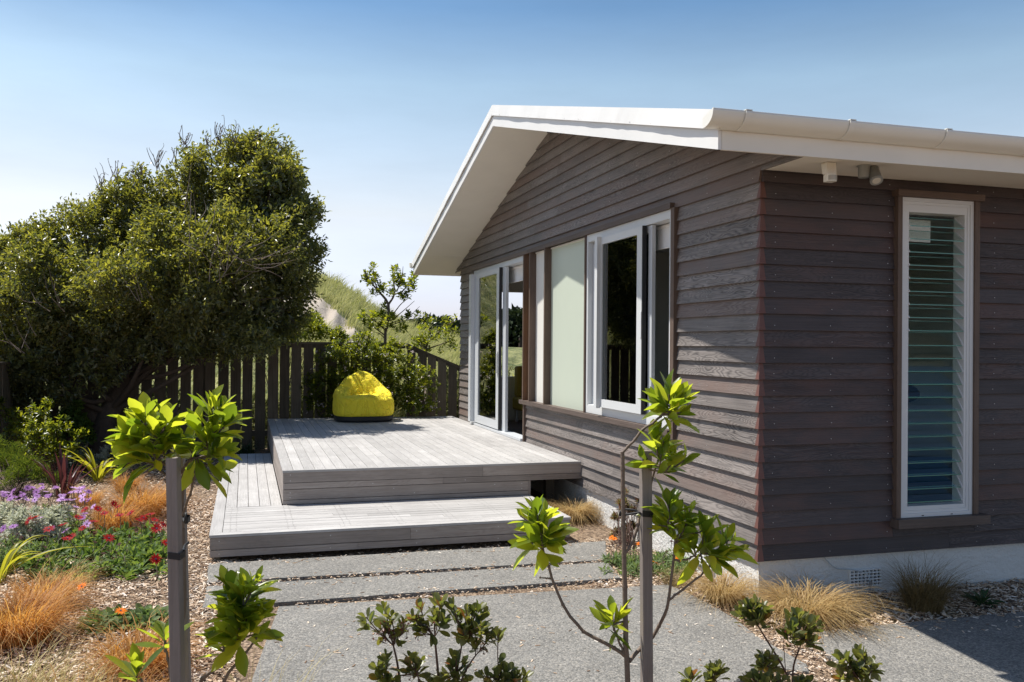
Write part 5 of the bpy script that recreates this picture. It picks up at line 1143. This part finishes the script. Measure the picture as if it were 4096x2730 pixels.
mb = MB(); mb.box(.355, .505, -.455, -.315, -.2345, -.228); part('lid', mb, plain('dark_lid', (.045, .05, .06), .4, .1), vb)

# --- staked young trees and hawthorn in the foreground
def stake(label, x0, y0, x1, depth, w_, yaw):
    a = at(x0, y0, depth); b = np.array(at(x1, 1700, depth)); d = unit(a - b); b = b - d * ((b[2] + .5) / d[2])
    mb = MB(); u = np.array([math.cos(yaw), math.sin(yaw), 0]); u = unit(u - d * (u @ d)); v = np.cross(d, u); h = w_ / 2
    top = [a - u * h - v * h, a + u * h - v * h, a + u * h + v * h, a - u * h + v * h]; bot = [p - a + b for p in top]
    mb.hexa(bot + top, 0, 2, int(rng.integers(1, 99)))
    o = mb.build('tree_stake', M['stake']); bv = o.modifiers.new('b', 'BEVEL'); bv.width = .002; bv.segments = 1
    return tag(o, label, 'stake', 'sawn timber tree stakes')
stake('front timber stake with black tie supporting the left young tree', 398, 1051, 411, 3.25, .041, -.35)
stake('rear timber stake partly hidden behind the front left stake', 410, 1008, 429, 3.55, .041, -.15)
stake('single timber stake beside the right young tree', 1483, 1035, 1487, 3.55, .041, -.12)
def tie(label, c, r_, yaw, extra):
    t = tag(empty('tree_tie', c), label, 'tie', 'black rubber tree ties'); mb = MB(); u = np.array([math.cos(yaw), math.sin(yaw), 0]); v = np.array([-u[1], u[0], 0]); h = r_
    for dz in (-.010, .002):
        P = [c + u * sx * h + v * sy * h for sx, sy in ((-1, -1), (1, -1), (1, 1), (-1, 1))]; Q = [c + u * sx * (h - .003) + v * sy * (h - .003) for sx, sy in ((-1, -1), (1, -1), (1, 1), (-1, 1))]
        z0, z1 = np.array([0, 0, dz]), np.array([0, 0, dz + .0125]); tilt = np.array([[0, 0, .003], [0, 0, -.002], [0, 0, .001], [0, 0, .004]])
        V = [p + z0 + k_ for p, k_ in zip(P, tilt)] + [p + z1 + k_ for p, k_ in zip(P, tilt)]
        mb.raw(V, [(i, (i + 1) % 4, 4 + (i + 1) % 4, 4 + i) for i in range(4)])
    part('band', mb, M['black'], t)
    mb = MB()
    for pts in extra: q = spline(pts, 10); mb.tube(q, .0045, 6)
    part('strap', mb, M['black'], t)
c = at(406, 1277, 3.25); tie('black tie wrapped round the front left stake', c, .0225, -.35, [[c + [.02, .0, .0], at(424, 1255, 3.4), at(433, 1247, 3.45)], [c + [.02, 0, .0], at(420, 1270, 3.4), at(425, 1262, 3.5)]])
c = at(421, 1188, 3.47); tie('black tie loop round the left trunk against the rear stake', at(421, 1195, 3.55), .0225, -.15, [[c, at(428, 1180, 3.42), at(424, 1200, 3.42), c]])
c = at(1485, 1181, 3.55); tie('black tie holding the right trunk to its stake', c, .0225, -.12, [[c + [-.02, 0, 0], at(1455, 1172, 3.55), at(1430, 1172, 3.56), at(1427, 1180, 3.52)], [at(1427, 1176, 3.52), at(1424, 1184, 3.53), at(1433, 1184, 3.53), at(1470, 1178, 3.52)]])

def staked_tree(label, depth, conv, stems, ros, base_y=1830):
    t = tag(empty('young_tree', at(*conv(*stems[0][0][0][:2]), depth)), label, 'young tree', 'staked young trees'); sm_ = MB(); lf = MB()
    for pts, r0, r1 in stems:
        P = [at(*conv(*p[:2]), depth + (p[2] if len(p) > 2 else 0)) for p in pts]; q = spline(P, 16); q = q + rng.normal(0, .0012, q.shape)
        sm_.tube(q, np.linspace(r0, r1, len(q)), 10)
        for i in range(2, len(q) - 1, 3): sm_.tube([q[i] - unit(q[i + 1] - q[i]) * .004, q[i] + unit(q[i + 1] - q[i]) * .004], np.linspace(r0, r1, len(q))[i] * 1.22, 9)
    for r_ in ros:
        x, y, dx, dy, dz, n, L = r_; c = at(*conv(x, y), depth + dz * .06)
        rosette(lf, c, unit(sdir(dx, dy, dz) + np.array([0, 0, .3])), n, L * 1.42, .37, (6, 76), .06, 'fine', 0, .05, .20, .13, .42)
        ax = sdir(dx, dy, dz); sm_.tube([c - ax * .07, c + ax * .01], [.004, .003], 6)
    part('branches', sm_, M['twig'], t); part('foliage', lf, LM['big'], t)
    return t
c2 = lambda x, y: (x * .45051, 861.6 + .45051 * y)
R1 = [(745, 190, 0, -1, .2, 12, .088), (690, 240, -.4, -1, 0, 12, .09), (655, 300, -.8, -.6, -.2, 10, .09), (850, 210, .2, -1, .3, 11, .085), (800, 280, .1, -1, -.4, 12, .09), (720, 330, -.4, -.9, -.5, 11, .09), (640, 370, -.9, -.4, .1, 10, .095),
      (650, 430, -1, -.1, -.1, 9, .10), (720, 430, -.6, -.2, -.5, 9, .09), (830, 350, .1, -.9, -.5, 10, .085), (780, 400, 0, -.6, -.6, 9, .085), (1075, 150, .1, -1, 0, 10, .085), (1125, 160, .4, -1, .2, 10, .085), (1160, 235, .8, -.7, 0, 10, .09), (1010, 250, -.2, -1, -.3, 11, .09),
      (1090, 260, .3, -1, -.3, 11, .09), (1050, 330, .0, -.9, -.6, 10, .085), (1140, 380, 1, .0, -.1, 8, .10), (1010, 440, .3, .5, -.4, 8, .10), (960, 370, -.3, -.7, -.5, 9, .085), (1120, 470, 1, .2, .2, 6, .10), (1090, 400, .7, -.3, -.4, 8, .095), (900, 330, 0, -1, .3, 9, .08),
      (840, 1320, .0, -1, 0, 10, .085), (700, 1490, .1, -1, -.1, 12, .095), (1240, 1100, 0, -1, 0, 12, .10), (1230, 1180, 0, -1, 0, 12, .10), (1300, 1060, .4, -1, 0, 8, .085), (1170, 1070, -.4, -1, 0, 9, .09), (1260, 1240, .3, -.9, -.4, 11, .10), (1190, 1190, -.6, -.8, 0, 9, .085), (1330, 1230, .9, -.5, .1, 8, .085), (1220, 1300, -.1, -.7, -.6, 10, .10), (1150, 1310, -.5, -.8, .1, 10, .08), (1310, 1320, .9, -.3, -.1, 8, .09),
      (1170, 1110, -.4, -1, .2, 8, .07), (1280, 1110, .5, -1, .1, 8, .07), (1110, 1390, -.8, -.5, 0, 6, .08), (1180, 1240, -.6, -.5, -.5, 9, .095), (1200, 1350, -.1, -.3, -.7, 8, .09)]
S1 = [([(960, 2200, .25), (955, 1500, .2), (940, 1000, .18), (928, 700, .12), (935, 520, .08), (930, 480, .05)], .011, .007), ([(928, 720, .12), (970, 610, .05), (985, 550, 0), (1000, 480, 0)], .005, .004), ([(935, 520, .08), (860, 515, 0), (800, 470, 0), (740, 440, 0)], .005, .004), ([(930, 500, .05), (830, 450, 0), (790, 380, 0), (740, 260, 0)], .006, .004),
      ([(800, 400, 0), (830, 300, 0), (850, 220, 0)], .004, .003), ([(930, 490, .05), (970, 430, 0), (1020, 380, 0), (1070, 250, 0), (1080, 160, 0)], .006, .004), ([(1000, 400, 0), (1090, 330, 0), (1150, 250, 0)], .004, .003), ([(930, 500, .05), (990, 430, -.02), (1090, 410, 0)], .004, .003),
      ([(955, 1750, .2), (900, 1640, .02), (870, 1540, 0), (850, 1420, 0), (842, 1340, 0)], .006, .004), ([(958, 1900, .2), (1010, 1590, .05), (1110, 1490, 0), (1190, 1400, 0), (1230, 1250, 0)], .009, .005), ([(960, 2000, .2), (1140, 1568, 0), (1240, 1440, 0), (1310, 1340, 0)], .007, .004), ([(957, 1950, .2), (780, 1650, 0), (710, 1540, 0)], .006, .004), ([(1145, 1480, 0), (1140, 1400, 0), (1150, 1330, 0)], .004, .003)]
staked_tree('left young tree with bright yellow-green leaves tied to two stakes', 3.35, c2, S1, R1)
c7 = lambda x, y: (1148.9 + .46876 * x, 832.9 + .46876 * y)
R2 = [(830, 170, -.1, -1, 0, 10, .10), (790, 190, -.8, -.5, -.2, 8, .10), (870, 180, .5, -.8, 0, 8, .10), (800, 240, -.9, -.1, -.1, 7, .095), (880, 250, 1, -.1, .1, 7, .10), (850, 280, .5, .4, -.3, 5, .09), (760, 380, -.2, -1, -.2, 9, .085), (800, 400, .2, -1, -.2, 9, .08), (860, 470, .5, -.7, 0, 9, .075), (790, 460, 0, -.8, -.6, 8, .09), (920, 470, .9, -.6, .1, 5, .08),
      (700, 470, -.8, -.4, .3, 7, .06), (820, 540, .7, .1, 0, 5, .08), (180, 720, -.1, -1, 0, 9, .09), (225, 740, .4, -1, .1, 9, .07), (190, 830, -.5, -.6, -.4, 10, .10), (240, 820, .6, -.7, -.3, 9, .095), (210, 890, .1, -.3, -.7, 8, .10), (260, 860, .9, -.2, 0, 6, .10), (110, 760, -.9, -.6, .1, 7, .06), (235, 960, .6, .8, -.2, 3, .09), (150, 880, -1, .2, -.1, 5, .10),
      (550, 1230, -.1, -1, 0, 8, .085), (580, 1250, .7, -.7, -.1, 6, .09), (530, 1290, -.9, .2, -.1, 3, .09), (590, 1290, .9, .1, .1, 3, .08), (820, 690, -.3, -1, 0, 9, .085), (830, 760, 0, -.9, -.5, 10, .09), (870, 720, .6, -.8, 0, 9, .08), (790, 800, -.9, -.2, 0, 6, .085), (920, 790, .5, -.9, -.1, 9, .085), (1000, 810, .1, -1, 0, 9, .09), (950, 900, -.2, -.7, -.5, 9, .085),
      (1020, 890, .4, -.8, -.4, 9, .09), (1120, 850, .6, -.8, 0, 9, .085), (1080, 910, .7, -.4, -.3, 8, .08), (1060, 960, .5, .2, -.4, 6, .10), (990, 970, 0, .5, -.5, 5, .10), (870, 850, 0, -.5, -.6, 6, .08), (1150, 920, 1, 0, 0, 5, .09), (930, 730, .3, -1, .1, 7, .065)]
S2 = [([(632, 2100), (625, 1568), (616, 1300), (612, 1000), (603, 700), (601, 440)], .012, .008), ([(602, 440), (650, 390), (700, 330), (760, 290), (810, 240)], .0055, .005), ([(615, 935), (645, 890), (672, 800, .03), (690, 740, .06), (735, 620, .08), (760, 520, .06), (790, 450, 0)], .006, .004), ([(618, 1445), (560, 1400), (450, 1345), (380, 1290), (310, 1190), (255, 1060), (225, 960), (210, 900), (200, 780)], .008, .004),
      ([(250, 1060), (225, 1058), (190, 1055)], .003, .002), ([(612, 1430), (580, 1360), (555, 1290)], .005, .004), ([(632, 1465), (690, 1400, .05), (750, 1345, .06), (805, 1240, .03), (830, 1160, 0), (845, 1000, 0), (858, 870, 0), (830, 760, 0)], .0085, .004), ([(830, 1165), (900, 1110), (1000, 1030), (1050, 970)], .005, .0035),
      ([(855, 900), (900, 850), (990, 830)], .004, .003), ([(1000, 1030), (1090, 930), (1120, 870)], .004, .003), ([(858, 970), (920, 965), (960, 940)], .004, .003)]
staked_tree('right young tree with sparse leafy branches tied to one stake', 3.52, c7, S2, R2)

def hawthorn(label, depth, conv, stems, tips_, buds, L, base):
    t = tag(empty('hawthorn_shrub', at(*conv(*base), depth)), label, 'bush'); sm_ = MB(); lf = MB()
    P0 = at(*conv(*base), depth)
    for pts, r0 in stems:
        P = [at(*conv(*p), depth + rng.normal(0, .01)) for p in pts]; q = spline(P, 12); sm_.tube(q, np.linspace(r0, r0 * .55, len(q)), 7)
    ends = [np.array(s_[0][-1]) for s_ in stems]
    for (x, y) in tips_:
        e = min(ends, key=lambda q: abs(q[0] - x) * 1.2 + abs(q[1] - y) + (300 if q[1] < y + 30 else 0)); dz = rng.normal(0, .035)
        a = at(*conv(*e), depth); b = at(*conv(x, y), depth + dz); ax = unit((b - a) * [1, 1, 1.4] + [0, 0, .03])
        sm_.tube(spline([a, (a + b) / 2 + rng.normal(0, .004, 3), b], 7), .0021, 5)
        rosette(lf, b, ax + rng.normal(0, .1, 3), int(rng.integers(6, 10)), L * rng.uniform(.85, 1.15), .56, (8, 62), L * .95, 'round', 0, .05, .16, .12, .6)
        m_ = 2; leaves(lf, np.repeat((a + (b - a) * .35)[None], m_, 0), rng.normal(0, 1, (m_, 3)) + ax * .5, rng.normal(0, .4, (m_, 3)) + [0, 0, 1], L * 1.05, L * .5, 'round', .15, .15)
    for (x, y, n) in buds:
        c = at(*conv(x, y), depth); e = min(ends, key=lambda q: abs(q[0] - x) + abs(q[1] - y) + (300 if q[1] < y else 0)); a = at(*conv(*e), depth)
        for i in range(n):
            p = c + rng.normal(0, 1, 3) * [.017, .017, .016]; sm_.tube(spline([a + (c - a) * rng.uniform(.3, .8), (c + p) / 2, p], 5), .0011, 4)
            k_ = 5; leaves(lf, np.repeat(p[None], k_, 0), rng.normal(0, 1, (k_, 3)) + [0, 0, .6], rng.normal(0, 1, (k_, 3)), .0075, .004, 'lance', .2, .2, 2 if rng.random() < .08 else 1)
    part('stems', sm_, M['twigdark'], t); part('foliage', lf, [LM['raph'], PM['bud'], PM['white']], t)
    return t
c6 = lambda x, y: (804.2 + .21972 * x, 1321.2 + .21972 * y)
T6 = [(165, 440), (130, 480), (350, 340), (385, 400), (430, 440), (310, 510), (500, 570), (570, 500), (640, 430), (735, 330), (690, 480), (890, 240), (945, 260), (885, 390), (1070, 310), (980, 450), (750, 540), (1090, 410), (1160, 430), (1215, 370), (1300, 370), (1340, 340), (1400, 410), (1230, 560), (1190, 600), (1380, 540), (1330, 530), (1480, 640), (1530, 590), (1320, 680), (1550, 620), (1430, 570),
      (340, 880), (270, 960), (390, 850), (700, 920), (650, 870), (740, 880), (1080, 950), (1190, 920), (1110, 850), (610, 950), (380, 1080), (290, 1090), (740, 1110), (840, 1120), (1000, 1080), (1090, 1120), (1220, 1120), (1390, 1060), (1590, 960), (1650, 1010), (1740, 1040), (1830, 1050), (1680, 1130), (1550, 1110), (1480, 1130), (900, 1110), (460, 1120)]
S6 = [([(640, 2300), (560, 1500), (520, 1100), (490, 900), (455, 745)], .006), ([(900, 2300), (935, 1500), (925, 1100), (900, 800), (885, 650)], .0065), ([(1000, 2300), (1060, 1500), (1110, 1060), (1150, 850), (1180, 660)], .005), ([(1000, 2300), (1100, 1500), (1170, 1100), (1250, 940), (1310, 850)], .005), ([(560, 1500), (420, 1200), (370, 1060)], .004), ([(935, 1500), (760, 1200), (700, 1020)], .004), ([(1060, 1500), (1450, 1250), (1560, 1090)], .004), ([(1100, 1500), (1600, 1300), (1730, 1150)], .004), ([(935, 1500), (1060, 1200), (1100, 1040)], .004)]
B6 = [(320, 590, 14), (380, 560, 8), (590, 540, 12), (480, 580, 8), (800, 560, 12), (290, 690, 4), (1275, 600, 6), (1390, 750, 10), (650, 1040, 8), (740, 600, 6)]
hawthorn('hawthorn shrub with dark bud clusters at bottom centre over the patio', 3.3, c6, S6, T6, B6, .050, (950, 2300))
c5 = lambda x, y: (1551 + .34083 * x, 1148.9 + .34083 * y)
T5 = [(450, 720), (480, 690), (520, 710), (570, 745), (500, 790), (600, 720), (545, 680), (430, 760), (560, 800), (620, 770), (790, 780), (830, 770), (900, 830), (950, 800), (880, 800), (800, 860), (960, 850), (890, 910), (800, 930), (780, 880), (930, 950), (600, 1060), (640, 1050), (580, 1090), (640, 1130), (690, 1090)]
S5 = [([(780, 1900), (780, 1300), (740, 1150), (640, 980), (560, 850)], .0055), ([(790, 1300), (800, 1120), (840, 1000), (850, 950)], .0045), ([(780, 1300), (670, 1200), (640, 1150)], .004), ([(745, 1150), (735, 1000), (735, 930)], .0018)]
hawthorn('small hawthorn shrub with bare forked stem over the patio corner', 3.55, c5, S5, T5, [(860, 960, 8), (735, 925, 5)], .050, (780, 1900))
hawthorn('hawthorn sprig at the bottom edge beside the right path', 3.35, c5, [([(1240, 1900), (1235, 1300), (1230, 1200)], .005), ([(1235, 1400), (1290, 1230), (1310, 1180)], .003)], [(1110, 1060), (1150, 1060), (1180, 1110), (1230, 1030), (1265, 1040), (1200, 1140), (1320, 1110), (1340, 1090), (1260, 1130), (1110, 1190), (1160, 1150), (1280, 1190)], [], .050, (1240, 1900))
hawthorn('low hawthorn tips at the bottom edge in front of the patio', 3.35, c5, [([(400, 1900), (400, 1400), (330, 1290), (260, 1200)], .004), ([(400, 1500), (560, 1350), (620, 1260)], .004), ([(400, 1500), (150, 1330), (100, 1240)], .003), ([(400, 1600), (780, 1400), (880, 1280)], .004)], [(90, 1180), (120, 1190), (250, 1120), (280, 1140), (235, 1170), (300, 1130), (510, 1190), (560, 1200), (480, 1210), (640, 1210), (600, 1230), (720, 1215), (900, 1225), (860, 1230), (690, 1235)], [], .050, (400, 1900))
